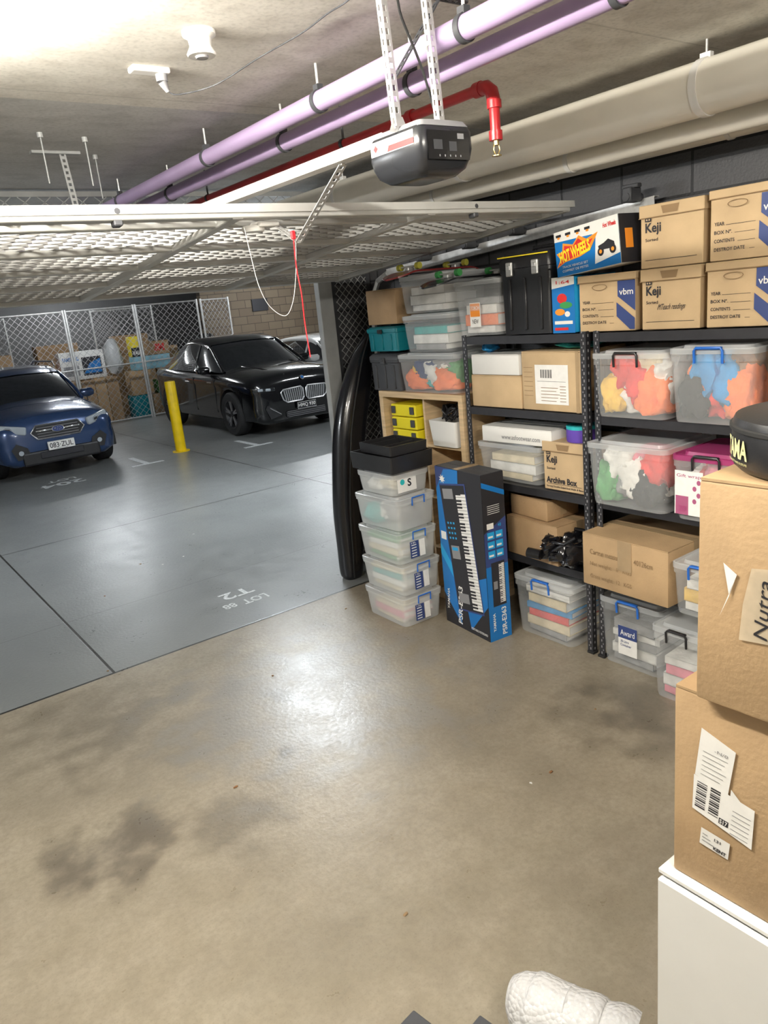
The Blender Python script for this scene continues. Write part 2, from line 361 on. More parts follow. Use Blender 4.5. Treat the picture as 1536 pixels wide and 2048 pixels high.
def garments(t,cols,fillh=.8):
    e,w,d,h=t;n=len(cols)
    ax=w/2*.86;ay=d/2*.86;top=(h-.04)*fillh+.01
    for i,cn in enumerate(cols):
        cx=-ax*.78+1.56*ax*((i+.5)/n) if n>1 else 0
        cz=.02+top*(.30+.42*((i*7)%3)/2.);cy=-ay*.42 if i%2==0 else -ay*.15
        b=MB();b.blob((cx,cy,cz),(w*.20,ay*.65,top*.40),0,seed=i*3+w*10,amp=.4,clamp=((-ax,ax),(-ay,ay),(.012,top)),sub=4,fold=.35)
        o=b.obj("garment",FAB[cn],None,smooth=70);o.location=e.location;o.rotation_euler=e.rotation_euler
        tag(o,"crumpled %s fabric item packed inside a clear tub"%cn,"clothes","fabric packed in tubs")
def books(t,cols,flat=True,hh=.03):
    e,w,d,h=t;z=.014;i=0
    for cn in cols:
        th_=hh*(.8+.5*((i*5)%3)/2);ww=w*.72*(.9+.1*((i*3)%2));dd=d*.74
        if z+th_>h*.8: break
        b=MB();b.box((0,0,th_/2),(ww*.97,dd*.97,th_*.84),1);b.box((0,0,th_*.96),(ww,dd,th_*.07));b.box((0,0,th_*.04),(ww,dd,th_*.07));b.box((0,-dd/2+.002,th_/2),(ww,.004,th_),0)
        o=b.obj("book",[FAB[cn],PAPER]);o.location=e.location+Vector((0,0,z));o.rotation_euler=(0,0,e.rotation_euler[2]+R((i*37)%7-3))
        tag(o,"%s covered book lying flat inside a clear tub"%cn,"book","books packed in tubs");z+=th_+.002;i+=1
def carton(y0,y1,z0,z1,label,xf=3.17,d=.38,mat=CARD,yaw=0,tape=True,name="cardboard_box",gfx=None,gm=None,flapgap=.004,group=None,rz=RZ,loc=None,tilt=0):
    w=abs(y1-y0);h=z1-z0
    e=emp(name,label,"box",loc or place(y0,y1,z0,xf,d),0,group,rot=(0,R(tilt),rz+R(yaw)))
    t=.005;b=MB()
    b.box((0,0,(h-t)/2),(w,d,h-t),0,bev=min(.006,h*.05),seg=2)
    b.box((w/2-.0,0,h/2),(.002,.004,h*.9),1)
    b.obj("box_body",[mat,CARDE],e,smooth=40)
    for s in(-1,1):
        b=MB();b.box((0,s*(d/4+flapgap/2),h-t/2),(w-.006,d/2-flapgap-.002,t),0);b.obj("top_flap",mat,e)
    if tape:
        b=MB();b.box((0,0,h+.0008),(w+.001,.05,.001));b.box((w/2+.0012,0,h-.05),(.001,.05,.10));b.box((-w/2-.0012,0,h-.05),(.001,.05,.10));b.obj("packing_tape",TAPE,e)
    if gfx:
        b=MB();gfx(b,w,d,h);b.obj("printed_graphics",gm,e)
    return e
def archive(y0,y1,z0,z1,kind,label,xf=3.17,d=.38,yaw=0,hand=None):
    w=abs(y1-y0)-.01;h=z1-z0
    e=emp("archive_box",label,"archive box",place(y0,y1,z0,xf,d),RZ+R(yaw),"cardboard archive boxes")
    mat=CARD2
    b=MB();b.box((0,0,h/2-.002),(w-.012,d-.012,h-.006),0,bev=.003);b.obj("box_body",mat,e)
    lip=.055 if kind=='keji' else .035
    b=MB();b.box((0,0,h-lip/2),(w,d,lip),0,bev=.003)
    b.box((0,-d/2-.001,h-lip),(w,.003,.003),1);b.obj("box_lid",[mat,CARDE],e)
    y=-d/2-.003;yb=-d/2+.003
    b=MB()
    if kind=='keji':
        b.poly([(-.045,h-.012),(.045,h-.012),(.035,h-.045),(-.035,h-.045)],y,1)
        b.text("Keji",-w*.40,-w*.15,h*.52,h*.72,yb,0,.025);b.text("Sorted",-w*.40,-w*.2,h*.43,h*.48,yb,0,.01)
        b.rect(-w*.40,-w*.30,h*.74,h*.80,yb-.0025,0);b.ell(-w*.37,h*.77,.004,.004,yb-.0035,2,8);b.ell(-w*.33,h*.77,.004,.004,yb-.0035,2,8)
        b.rect(-w*.4,w*.4,h*.13,h*.137,yb,0)
        if hand=='big':
            b.text("Archive Box",-w*.42,w*.30,h*.15,h*.28,yb,0,.03);b.text("Strong Double-Sided End Walls & Base",-w*.42,w*.44,h*.05,h*.10,yb,0,.01)
        elif hand: b.text(hand,-w*.2,w*.25,h*.30,h*.42,yb,0,.0,shear=.4)
    else:
        for k in range(20):
            a0=2*math.pi*k/20;a1=2*math.pi*(k+1)/20
            b.bar((.042*math.cos(a0)-w*.10,y,h*.78+.014*math.sin(a0)),(.042*math.cos(a1)-w*.10,y,h*.78+.014*math.sin(a1)),.003,.002,1)
        b.poly([(w*.20,h*.86),(w*.49,h*.86),(w*.49,h*.34),(w*.20,h*.60)],yb-.001,3)
        b.poly([(w*.18,h*.50),(w*.48,h*.22),(w*.48,h*.03),(w*.40,h*.03),(w*.18,h*.26)],yb-.001,3)
        b.text("vbm",w*.23,w*.46,h*.62,h*.73,yb-.003,4,.01)
        for i,t in enumerate(("YEAR","BOX Nº.","CONTENTS","DESTROY DATE")):
            zz=h*(.50-.12*i);b.text(t,-w*.42,-w*.42+w*(.035*len(t)),zz,zz+h*.05,yb,0,.01)
            b.rect(-w*.42+w*(.04*len(t)),w*.13,zz,zz+.0015,yb,0)
    b.obj("printed_graphics",[INK,CARDE,CARD2,NAVY,PAPER],e)
    return e
# ------------------------------------------------------------------ metal shelving
def shelf_unit(y0,y1,label):
    w=y1-y0;d=.41;e=emp("metal_shelving_unit",label,"shelves",(3.15+d/2,(y0+y1)/2,0),RZ,"black metal shelving units")
    H=1.80
    for sx in(-1,1):
        for sy in(-1,1):
            b=MB();x=sx*(w/2-.002);y=sy*(d/2-.002)
            b.box((x-sx*.017,y,H/2),(.036,.003,H));b.box((x,y-sy*.017,H/2),(.003,.036,H))
            z=.03
            while z<H-.02:
                b.box((x-sx*.014,y+sy*.0018,z),(.007,.001,.014),1);b.box((x-sx*.024,y+sy*.0018,z+.018),(.005,.001,.008),1)
                b.box((x+sx*.0018,y-sy*.016,z),(.001,.007,.014),1);z+=.038
            b.box((x-sx*.012,y-sy*.012,.008),(.045,.045,.016),2,bev=.003)
            b.obj("upright",[SHELFM,MGREY,RUB],e)
    for z in(1.79,1.372,.922,.482):
        b=MB();b.box((0,0,z-.012),(w-.012,d-.012,.016),1)
        for sy in(-1,1): b.box((0,sy*(d/2-.006),z-.022),(w-.01,.006,.044));b.box((0,sy*(d/2-.015),z-.042),(w-.01,.02,.004))
        for sx in(-1,1): b.box((sx*(w/2-.008),0,z-.022),(.005,d-.01,.044))
        b.obj("shelf",[SHELFM,DGREY],e)
    return e
shelf_unit(2.50,3.42,"black bolted metal shelving unit loaded with boxes and tubs")
shelf_unit(1.53,2.455,"black bolted metal shelving unit stacked with tubs and cartons")
S1,S2,S3,S4=1.794,1.376,.926,.486
t=tub(3.12,3.50,S1,2.12,"clear tub holding papers with a skateboard on its lid",latch=None);books(t,['white','orange','white','grey'],hh=.05)
b=MB();b.rect(-.06,.03,.05,.19,-.176,0);b.rect(-.055,.025,.11,.185,-.177,1);b.text("NEW",-.04,.01,.07,.095,-.177,2);b.text("TORCH",-.05,.02,.15,.17,-.178,0)
b.obj("sticker",[PAPER,ORANGE,INK],t[0])
def toolbox(loc,w,d,h,label,mat,latchm,name="tool_box"):
    e=emp(name,label,"tool box",loc,RZ)
    b=MB();b.loft([rrect(w/2*.94,d/2*.94,.02,0),rrect(w/2*.96,d/2*.96,.02,h*.7),rrect(w/2,d/2,.02,h*.72),rrect(w/2,d/2,.02,h*.76)],0)
    for k in(-.3,0,.3): b.box((w*k,-d/2*.96,h*.35),(.02,.012,h*.6),0,bev=.003)
    b.obj("box_body",mat,e,smooth=40)
    b=MB();b.loft([rrect(w/2*1.01,d/2*1.01,.02,h*.765),rrect(w/2*1.01,d/2*1.01,.02,h*.86),rrect(w/2*.92,d/2*.92,.03,h*.93),rrect(w/2*.8,d/2*.8,.03,h*.935)],0);b.obj("box_lid",mat,e,smooth=40)
    b=MB();b.tube([(-w*.25,0,h*.93),(-w*.22,0,h*.99),(w*.22,0,h*.99),(w*.25,0,h*.93)],.010,8);b.obj("handle",mat,e,smooth=50)
    for k in ((-.0,) if w<.36 else(-.25,.25)):
        b=MB();b.box((w*k,-d/2*1.02-.006,h*.76),(.045,.016,h*.16),0,bev=.004);b.box((w*k,-d/2*1.02-.016,h*.78),(.028,.006,h*.05),0,bev=.002);b.obj("latch",latchm,e)
    return e
tbx=toolbox((3.17+.19,2.925,S1),.37,.37,.46,"tall black plastic tool box with steel latches",BLACKP,GALV)
b=MB();b.box((0,-.192,.415),(.36,.004,.006));b.obj("yellow_trim",YELPR,tbx)
def toy2(b,w,d,h):
    y=-d/2-.002
    b.rect(-w/2,w/2,.0,h,y,1);b.poly([(-w/2,h*.80),(w/2,h*.86),(w/2,h),(-w/2,h)],y-.001,2)
    b.text("1:64",-w*.3,w*.3,h*.88,h*.94,y-.002,0)
    b.ell(-w*.05,h*.62,w*.22,h*.09,y-.001,0);b.ell(w*.12,h*.50,w*.28,h*.06,y-.0015,5);b.ell(-w*.15,h*.38,w*.22,h*.06,y-.002,3);b.ell(w*.18,h*.34,w*.12,h*.05,y-.002,2);b.rect(-w*.4,w*.4,h*.16,h*.22,y-.001,2);b.rect(-w*.4,w*.2,h*.05,h*.1,y-.001,0)
carton(2.578,2.725,S1,2.075,"blue toy box with colourful race car artwork",mat=BLUEB2,tape=False,name="toy_box",gfx=toy2,gm=[REDB,BLUEB,WHITE,ORANGE,YELPR,GREENP],d=.34)
archive(2.215,2.565,S1,2.068,'vbm',"tan archive box with navy print and handwritten lines")
archive(1.885,2.20,S1,2.068,'keji',"tan archive box with black logo and handwriting",hand="MTeach readings")
archive(1.545,1.875,S1,2.068,'vbm',"tan archive box with navy stripe below another box")
archive(1.875,2.205,2.070,2.345,'keji',"tan archive box with black logo stacked on another")
archive(1.535,1.865,2.070,2.355,'vbm',"tan archive box with navy stripe stacked on another")
def toy1(b,w,d,h):
    y=-d/2-.002
    b.rect(-w/2,w/2,0,h,y,1)
    b.poly([(-w/2,h*.78),(w*.1,h*.74),(w/2,h*.55),(w/2,h),(-w/2,h)],y-.001,2)
    b.poly([(w*.12,h*.10),(w/2,h*.22),(w/2,h*.95),(w*.18,h*.95)],y-.0015,2)
    b.poly([(-w*.49,h*.20),(-w*.34,h*.30),(-w*.1,h*.34),(w*.06,h*.42),(w*.20,h*.76),(w*.02,h*.68),(-w*.10,h*.80),(-w*.20,h*.64),(-w*.36,h*.72),(-w*.38,h*.54),(-w*.48,h*.52),(-w*.42,h*.38)],y-.002,3)
    b.poly([(-w*.46,h*.24),(-w*.32,h*.33),(0,h*.42),(w*.12,h*.66),(-w*.02,h*.62),(-w*.11,h*.74),(-w*.20,h*.60),(-w*.34,h*.66),(-w*.36,h*.50),(-w*.45,h*.48),(-w*.39,h*.38)],y-.0025,0)
    b.text("HOT WHEELS",-w*.43,w*.07,h*.35,h*.61,y-.0035,4,.04,ang=8)
    b.text("TRACK VEHICLE SET",-w*.40,w*.02,h*.17,h*.22,y-.003,2,.01);b.text("COFFRET DE PISTES",-w*.40,w*.02,h*.08,h*.13,y-.003,2,.01)
    b.text("Hot Wheels",w*.28,w*.47,h*.80,h*.90,y-.003,0,.03)
    for i in range(4): b.box((-w*.42+i*.05*1.3,y-.003,h*.90),(.035,.001,.012),5);b.ell(-w*.42+i*.065,h*.85,.01,.005,y-.003,3)
    cx=w*.32;cz=h*.42;b.poly([(cx-.05,cz-.012),(cx+.05,cz-.016),(cx+.045,cz+.012),(cx+.01,cz+.03),(cx-.02,cz+.016),(cx-.055,cz+.008)],y-.003,5)
    for dx in(-.04,.035): b.ell(cx+dx,cz-.02,.020,.020,y-.004,5);b.ell(cx+dx,cz-.02,.009,.009,y-.005,3)
    b.M=Matrix.Translation((w/2+.002,0,0))@Matrix.Rotation(math.pi/2,4,'Z');b.rect(-d/2,d/2,0,h,0,5);b.rect(-d*.3,0,h*.3,h*.7,-.001,3);b.M=Matrix()
carton(2.24,2.66,2.092,2.31,"white and blue toy race track box with flame logo",xf=3.13,d=.17,mat=WHITE,tape=False,name="toy_box",gfx=toy1,gm=[REDB,BLUEB,WHITE,ORANGE,YELPR,INK],yaw=-6,tilt=-5)
# second shelf
carton(2.975,3.38,S2,1.565,"plain brown carton beneath a white box",mat=CARD2,tape=False)
carton(2.985,3.37,1.567,1.685,"slim white box resting on a brown carton",mat=WHITE,tape=False,name="white_box",d=.30)
def lab1(b,w,d,h):
    y=-d/2-.003;b.rect(-w*.26,w*.30,h*.12,h*.78,y,1);b.rect(-w*.22,w*.26,h*.5,h*.505,y-.001,0)
    for i in range(14): b.rect(-w*.16+i*.006,-w*.16+i*.006+(.002 if i%3 else .004),h*.56,h*.70,y-.001,0)
    for i in range(5): b.rect(-w*.16,w*(.1+.03*(i%3)),h*(.17+.055*i),h*(.180+.055*i),y-.001,2)
    for i in range(6): b.rect(w*.16,w*.26,h*(.17+.05*i),h*(.180+.05*i),y-.001,2)
    for i in range(7): b.rect(-w*.46,-w*.30,h*(.25+.08*i),h*(.256+.08*i),y,2)
    b.rect(w*.42,w*.47,0,h,y,3)
carton(2.545,2.965,S2,1.70,"brown carton with large white shipping label",mat=CARD2,gfx=lab1,gm=[INK,PAPER,CARDE,TAPE],yaw=-1)
b=MB();b.blob((0,0,.03),(.06,.04,.03),0,3,.5);tag(b.obj("blue_bag",FAB['blue'],None,(3.3,3.33,1.687),smooth=60),"crumpled blue plastic bag on a white box","bag")
b=MB();b.blob((0,0,.02),(.10,.13,.018),0,5,.5,sub=3,clamp=((-1,1),(-1,1),(.001,.1)));tag(b.obj("teal_cloth",FAB['teal'],None,(3.33,2.68,1.703),smooth=60),"folded teal cloth lying on a carton","cloth")
t=tub(2.015,2.44,S2,1.705,"clear tub of red and white fabric, black latch",latch=BLACKP,xf=3.10,d=.44);garments(t,['yellow','white','red','white','red','cream','orange','white'],1.)
t=tub(1.60,2.01,S2,1.725,"clear tub of colourful clothes with blue latch",xf=3.10,d=.44);garments(t,['black','orange','blue','red','blue','brown','orange'],.98)
# third shelf
t=tub(2.86,3.38,S3,1.165,"low clear tub with notebooks beneath a white box",latch=None);books(t,['cream','white','cream','brown'],hh=.045)
def wbx(b,w,d,h): b.text("www.asfootwear.com",-w*.2,w*.35,h*.25,h*.55,-d/2-.003,0,.005)
carton(2.78,3.31,1.168,1.262,"slim white shoe box with small lettering",mat=WHITE,tape=False,name="white_box",d=.3,gfx=wbx,gm=[MGREY],yaw=2)
archive(2.535,2.845,S3,1.205,'keji',"tan archive box with bold black lettering",hand='big')
b=MB();b.rev([(.0,0),(.085,0),(.088,.01),(.088,.07)],28,0);b.rev([(.088,.07),(.088,.088),(.03,.09),(.02,.085),(0.001,.085)],28,1,cap0=False)
tag(b.obj("foam_roll",[PURW,TEALF],None,(3.27,2.63,1.207),smooth=40),"purple and turquoise foam roll on an archive box","foam roll")
t=tub(1.985,2.455,S3,1.262,"clear tub of striped fabric and soft toys",xf=3.06,d=.46,latch=None);garments(t,['green','red','white','grey','white','pink','black','white','red'],.95)
t=tub(1.60,1.965,S3,1.25,"clear tub with pink lid and label sheet",xf=3.06,d=.42,latch=BLACKP,lid=PINKL,body=CLEAR);garments(t,['white','red','pink','red'],.9)
b=MB();b.rect(-.16,-.02,.03,.24,-.203,0);b.text("20",-.14,-.1,.045,.075,-.204,1);b.rect(-.155,-.09,.03,.12,-.2035,1);[b.ell(-.06+.02*(i%2),.10+.03*i,.010,.012,-.204,1) for i in range(4)];b.text("Gift wrap",-.15,-.03,.205,.225,-.204,1);b.obj("sticker",[PAPER,PINKL],t[0])
# fourth shelf
carton(2.70,3.12,S4,.725,"battered open brown carton on a lower shelf",mat=CARD3,xf=3.14,d=.36,yaw=-4,flapgap=.02)
carton(2.80,3.12,.728,.85,"small taped brown carton stacked on another",mat=CARD3,xf=3.18,d=.25,yaw=-6)
b=MB()
for i in range(9): b.blob((.10*math.sin(i*2.3)*.8,.11*math.cos(i*1.7),.06+.015*(i%4)),(.09,.055,.055),0,i,.7)
for i in range(7):
    a=i*.9;b.tube([(.12*math.cos(a+k*.5)*(1-.04*k),.13*math.sin(a+k*.5),.05+.02*k+.015*math.sin(k*2+i)) for k in range(7)],.012,8)
b.cyl((-.12,.12,.05),(-.14,.20,.055),.03,14)
tag(b.obj("black_bag",BLACKG,None,(3.18,2.66,S4+.03),(0,0,0),smooth=60),"crumpled glossy black bag of bicycle gear and straps","bag")
def ctn(b,w,d,h):
    y=-d/2-.003
    for i,tx in enumerate(("Carton measures:      40126cm","Net weight:   8   KGS","Gross weight:  12   KGS")): b.text(tx,-w*.40,w*(.34 if i==0 else .1),h*(.62-.24*i),h*(.72-.24*i),y,0,.002)
    b.rect(-w*.06,w*.10,h*.45,h*1.0,y-.001,1)
carton(1.93,2.45,S4,.775,"large brown carton with weight details printed",mat=CARD,xf=3.02,d=.46,gfx=ctn,gm=[CARDE,TAPE],yaw=-2)
t=tub(1.60,1.91,S4,.755,"small clear tub of papers with blue latch",xf=2.98,d=.42);books(t,['white','yellow','white','yellow'],hh=.05)
# floor row
t=tub(2.60,3.06,.0,.385,"clear tub of books standing on the concrete floor",xf=3.10,d=.42);books(t,['grey','cream','red','blue','cream','white'],hh=.045)
t=tub(2.05,2.44,.0,.40,"clear tub with white sticker standing on the floor",xf=3.12,d=.44,labelp=(-.35,.25,.2,.62,[PAPER,NAVY],"Award"));books(t,['grey','white','grey','white','grey'],hh=.045)
t=tub(1.72,2.02,.0,.40,"clear tub of papers with black latch on the floor",xf=2.98,d=.46,latch=BLACKP);books(t,['pink','white','pink','white'],hh=.05)
# ------------------------------------------------------------------ cube shelf and its load
e=emp("cube_bookcase","beech veneer cube bookcase with open square compartments","bookcase",(3.14+.19,3.88,0),RZ)
CW=.86;CH=1.44;CD=.37
b=MB()
for z in(.02,CH-.02): b.box((0,0,z),(CW,CD,.04),bev=.001)
for x in(-CW/2+.02,CW/2-.02): b.box((x,0,CH/2),(.04,CD-.002,CH-.08),bev=.001)
b.box((0,.02,CH/2),(.018,CD-.05,CH-.08));
for k in(1,2,3): b.box((0,.02,k*CH/4),(CW-.08,CD-.05,.018))
b.box((0,CD/2-.004,CH/2),(CW-.06,.004,CH-.06));b.obj("bookcase_frame",WOOD,e)
for k in range(3):
    e2=emp("parts_organiser","yellow plastic parts organiser with clear latches in a cube","organiser",(3.30,4.07,1.092+k*.088),RZ,"yellow organisers")
    b=MB();b.box((0,0,.042),(.27,.28,.082),0,bev=.008,seg=2);b.obj("organiser_body",YELP,e2)
    for x in(-.10,.10): b=MB();b.box((x,-.145,.045),(.04,.012,.05),0,bev=.003);b.obj("latch",DGREY,e2)
e2=emp("white_bucket","white square bin filled with black cables","bin",(3.29,3.675,1.092),RZ)
b=MB();b.loft([rrect(.12,.12,.02,0),rrect(.135,.135,.02,.17),rrect(.13,.13,.02,.17),rrect(.115,.115,.02,.01)],0,True,True);b.obj("bin_body",WHITEP,e2,smooth=40)
b=MB()
for i in range(12):
    a=i*1.1;b.tube([(.09*math.cos(a+k*.6)*(.5+.5*((i*3+k)%4)/3),.09*math.sin(a+k*.6),.15+.10*abs(math.sin(k*.8+i))) for k in range(9)],.006,6)
tag(b.obj("cable_bundle",BLACKP,None,(3.29,3.675,1.097),smooth=60),"tangled black cables piled in a white bin","cables")
Z0=1.442
t=tub(3.47,4.06,Z0,1.70,"clear tub of colourful toys on the bookcase",xf=3.13,d=.38,latch=None);garments(t,['orange','yellow','navy','teal','white','grey','orange','green'],.9)
t=tub(3.52,4.00,1.702,1.945,"clear tub with a green folder inside",xf=3.15,d=.36,latch=None);books(t,['grey','white','teal','teal'],hh=.045)
t=tub(3.52,4.00,1.947,2.19,"clear tub with a white box inside",xf=3.15,d=.36,latch=None);books(t,['white','white','white','white'],hh=.045)
toolbox((3.33,4.24,Z0),.34,.34,.27,"dark grey plastic crate under a teal tool box",DGREY,DGREY,"plastic_crate")
toolbox((3.33,4.24,Z0+.27),.34,.34,.175,"teal power tool case with black latches",TEAL,BLACKP,"tool_case")
carton(4.07,4.40,Z0+.448,2.12,"small brown carton on a teal tool case",mat=CARD3,d=.28,xf=3.18)
def skateboard(loc,rz,deckm,wheelm,label,tilt=0):
    e=emp("skateboard",label,"skateboard",loc,rot=(0,tilt,rz))
    b=MB();rings=[]
    for i in range(25):
        u=-1+i/12.;x=u*.39;w=.10*math.sqrt(max(0.01,1-max(0,(abs(u)-.72)/.28)**2));z=.0+max(0,abs(u)-.62)*-.10+.04
        rings.append([(x,-w,z+.0),(x,w,z+.0),(x,w,z+.009),(x,-w,z+.009)])
    b.loft(rings,0);b.obj("deck",deckm,e,smooth=30)
    for s in(-1,1):
        b=MB();b.cyl((s*.2,-.07,.074),(s*.2,.07,.074),.006,10);b.box((s*.2,0,.06),(.05,.04,.022),0,bev=.005);b.obj("truck",GALV,e)
        for q in(-1,1):
            b=MB();b.cyl((s*.2,q*.082-.014,.074),(s*.2,q*.082+.014,.074),.020,16);b.obj("wheel",wheelm,e,smooth=40)
    return e
DKR=M("dark_red_deck",(.22,.02,.02),.3,coat=.5)
OLV=M("olive_wheel",(.45,.42,.06),.5)
skateboard((3.19,3.32,2.085),0,[BLACKG],GREENP,"upturned black skateboard with green wheels on tubs")
skateboard((3.21,3.70,2.155),R(3),[DKR],OLV,"upturned red skateboard with olive wheels on tubs")
# ------------------------------------------------------------------ stack of tubs + trays
zz=[0,.215,.43,.65,.87]
lab=["frosted tub of paper bags at the bottom of a stack","frosted tub with wooden boards in a stack","frosted tub with folders in a stack","frosted tub with teal fabric in a stack"]
fill=[['cream','pink','cream'],['cream','white','teal','cream'],['green','cream','white','green'],None]
for i in range(4):
    t=tub(3.565,4.02,zz[i],zz[i+1]-.003,lab[i],xf=2.64+.006*(i%2),d=.33,body=CLEARW,yaw=(-1,1,-.5,2)[i],group="stacked frosted tubs",latches=0)
    if fill[i]: books(t,fill[i],hh=.035)
    else: garments(t,['teal','white','grey'],.8)
    ww,dd,hh_=t[1:]
    b=MB();b.M=Matrix.Translation((ww/2*.965,0,0))@Matrix.Rotation(math.pi/2,4,'Z')
    b.rect(-.07,.0,.03,.14,0,0);b.rect(.005,.05,.03,.14,0,1)
    for k in range(5): b.rect(-.06,-.02,.04+.018*k,.046+.018*k,-.001,1)
    b.text("12L",-.06,-.02,.125,.136,-.001,1)
    if i<3: b.obj("sticker",[NAVY,PAPER],t[0])
t=tub(3.60,3.99,.87,1.02,"small frosted tub holding a cleaning product box",xf=2.66,d=.31,body=CLEARW,latch=None,group="stacked frosted tubs");garments(t,['white','cream'],.8)
b=MB();b.M=Matrix.Translation((t[1]/2*.96,0,0))@Matrix.Rotation(math.pi/2,4,'Z');b.rect(-.11,.04,.02,.11,0,0);b.ell(-.07,.085,.018,.018,-.001,1);b.text("S",-.03,0,.05,.1,-.001,2,.03);b.obj("sticker",[PAPER,TEALF,INK],t[0])
for i,(z,wv,dv,hv) in enumerate(((1.022,.44,.34,.105),(1.129,.35,.29,.06))):
    b=MB()
    b.loft([rrect(wv/2*.97,dv/2*.97,.01,0),rrect(wv/2,dv/2,.012,hv),rrect(wv/2-.012,dv/2-.012,.01,hv),rrect(wv/2*.94,dv/2*.93,.01,.012)],0)
    b.box((-.1,0,.03),(.004,dv*.85,.04));b.box((.05,0,.03),(.004,dv*.85,.04))
    tag(b.obj("storage_tray",BLACKP,None,(2.82,3.80-.03*i,z),(0,0,RZ+R(-2*i)),smooth=35),"empty black plastic tray on a stack of tubs","tray","black trays")
# ------------------------------------------------------------------ keyboard box
e=emp("keyboard_box","tall blue and black keyboard carton standing on end","box",(2.975,3.255,0),RZ-R(6))
KW,KD,KH=.45,.165,1.04
b=MB();b.box((0,0,KH/2),(KW,KD,KH),0,bev=.004);b.obj("box_body",INK,e)
b=MB();b.box((0,KD*.25,KH+.001),(KW-.005,KD/2-.004,.003));b.box((0,-KD*.25,KH+.001),(KW-.005,KD/2-.004,.003));b.box((-.02,0,KH+.0035),(.05,KD,.001),1);b.obj("top_flap",[DGREY,TAPE],e)
b=MB();y=-KD/2-.001
b.rect(-KW/2,KW/2,0,KH,y,0)
b.poly([(-KW/2,KH*.2),(-KW*.12,KH*.02),(-KW*.05,KH*.62),(KW*.02,KH),(-KW/2,KH)],y-.001,1)
b.poly([(-KW*.05,KH*.30),(KW*.5,KH*.40),(KW*.5,KH*.22),(KW*.1,KH*.02)],y-.001,1)
b.poly([(-KW*.5,KH*.86),(-KW*.30,KH*.99),(-KW*.1,KH),(-KW*.5,KH)],y-.0015,3)
b.poly([(-KW*.5,KH*.45),(-KW*.2,KH*.30),(-KW*.16,KH*.36),(-KW*.5,KH*.52)],y-.0015,4)
T=Matrix.Translation((.0,y-.002,KH*.51))@Matrix.Rotation(R(-8),4,'Y')@Matrix.Scale(1.06,4)
b.M=T
b.rect(-.125,.125,-.37,.40,0,3);b.rect(-.12,.115,-.36,.39,-.0006,0)
b.rect(.025,.118,-.35,.34,-.001,2)
for i in range(36): b.rect(.025,.118,-.35+i*.0192,-.35+i*.0192+.0022,-.0014,0)
for i in range(36):
    if i%7 not in(2,6): b.rect(.025,.075,-.35+i*.0192+.012,-.35+i*.0192+.024,-.0018,0)
b.rect(-.10,-.02,-.05,.03,-.001,5);b.rect(-.09,-.035,.0,.02,-.0014,4)
for i in range(12): b.rect(-.10+.028*(i%3),-.085+.028*(i%3),.07+.03*(i//3),.082+.03*(i//3),-.0014,4)
for k in(-.30,.33):
    b.rect(-.10,0,k-.02,k+.04,-.001,5)
b.M=Matrix()
b.add([(-KW*.34+(.034 if i%2 else .016)*math.cos(i*math.pi/8)*1.,y-.003,KH*.93+(.03 if i%2 else .014)*math.sin(i*math.pi/8)) for i in range(16)],[tuple(range(16))],2)
b.M=Matrix.Translation((-KW*.40,0,.17));b.text("YAMAHA",-.075,.075,-.012,.012,y-.003,2,.02,ang=84);b.M=Matrix.Translation((-KW*.12,0,.16));b.text("PSR-E363",-.13,.13,-.022,.022,y-.003,2,.02,ang=84);b.M=Matrix()
b.text("PORTABLE KEYBOARD",KW*.10,KW*.46,.03,.045,y-.003,2,.01)
b.rect(-KW*.46,-KW*.34,KH*.55,KH*.60,y-.003,2)
SIDE=Matrix.Translation((KW/2+.001,0,0))@Matrix.Rotation(math.pi/2,4,'Z')
b.M=SIDE
h2=KD/2
b.rect(-h2,h2,0,KH,0,0);b.rect(-h2,h2,0,KH*.46,-.001,1);b.poly([(-h2,KH*.66),(h2,KH*.74),(h2,KH*.46),(-h2,KH*.46)],-.001,3);b.poly([(-h2,KH*.93),(h2,KH*.86),(h2,KH*.89),(-h2,KH*.96)],-.001,1)
b.rect(-.045,.055,.22,.50,-.002,0);b.rect(.01,.05,.235,.485,-.0025,2)
for i in range(22):
    b.rect(.01,.05,.235+i*.0114,.237+i*.0114,-.003,0)
    if i%7 not in(2,6): b.rect(.01,.03,.242+i*.0114,.247+i*.0114,-.003,0)
b.rect(-.035,-.005,.33,.38,-.003,5)
for i in range(6): b.rect(-.06+.062*(i%2),-.008+.062*(i%2),.53+.058*(i//2),.575+.058*(i//2),-.002,4);b.rect(-.055+.062*(i%2),-.02+.062*(i%2),.54+.058*(i//2),.552+.058*(i//2),-.003,2)
b.rect(-.06,-.01,.71,.745,-.002,2);b.text("48",.02,.045,.715,.735,-.003,4)
for i in range(5): b.rect(-.05,.04,.80+.012*i,.803+.012*i,-.002,2)
b.M=SIDE@Matrix.Translation((-.045,0,.12));b.text("YAMAHA",-.06,.06,-.010,.010,-.003,2,.02,ang=90)
b.M=SIDE@Matrix.Translation((.03,0,.115));b.text("PSR-E363",-.09,.09,-.018,.018,-.003,2,.02,ang=90);b.M=Matrix()
b.obj("printed_graphics",[INK,BLUEB,PAPER,NAVY,BLUEB2,MGREY],e)
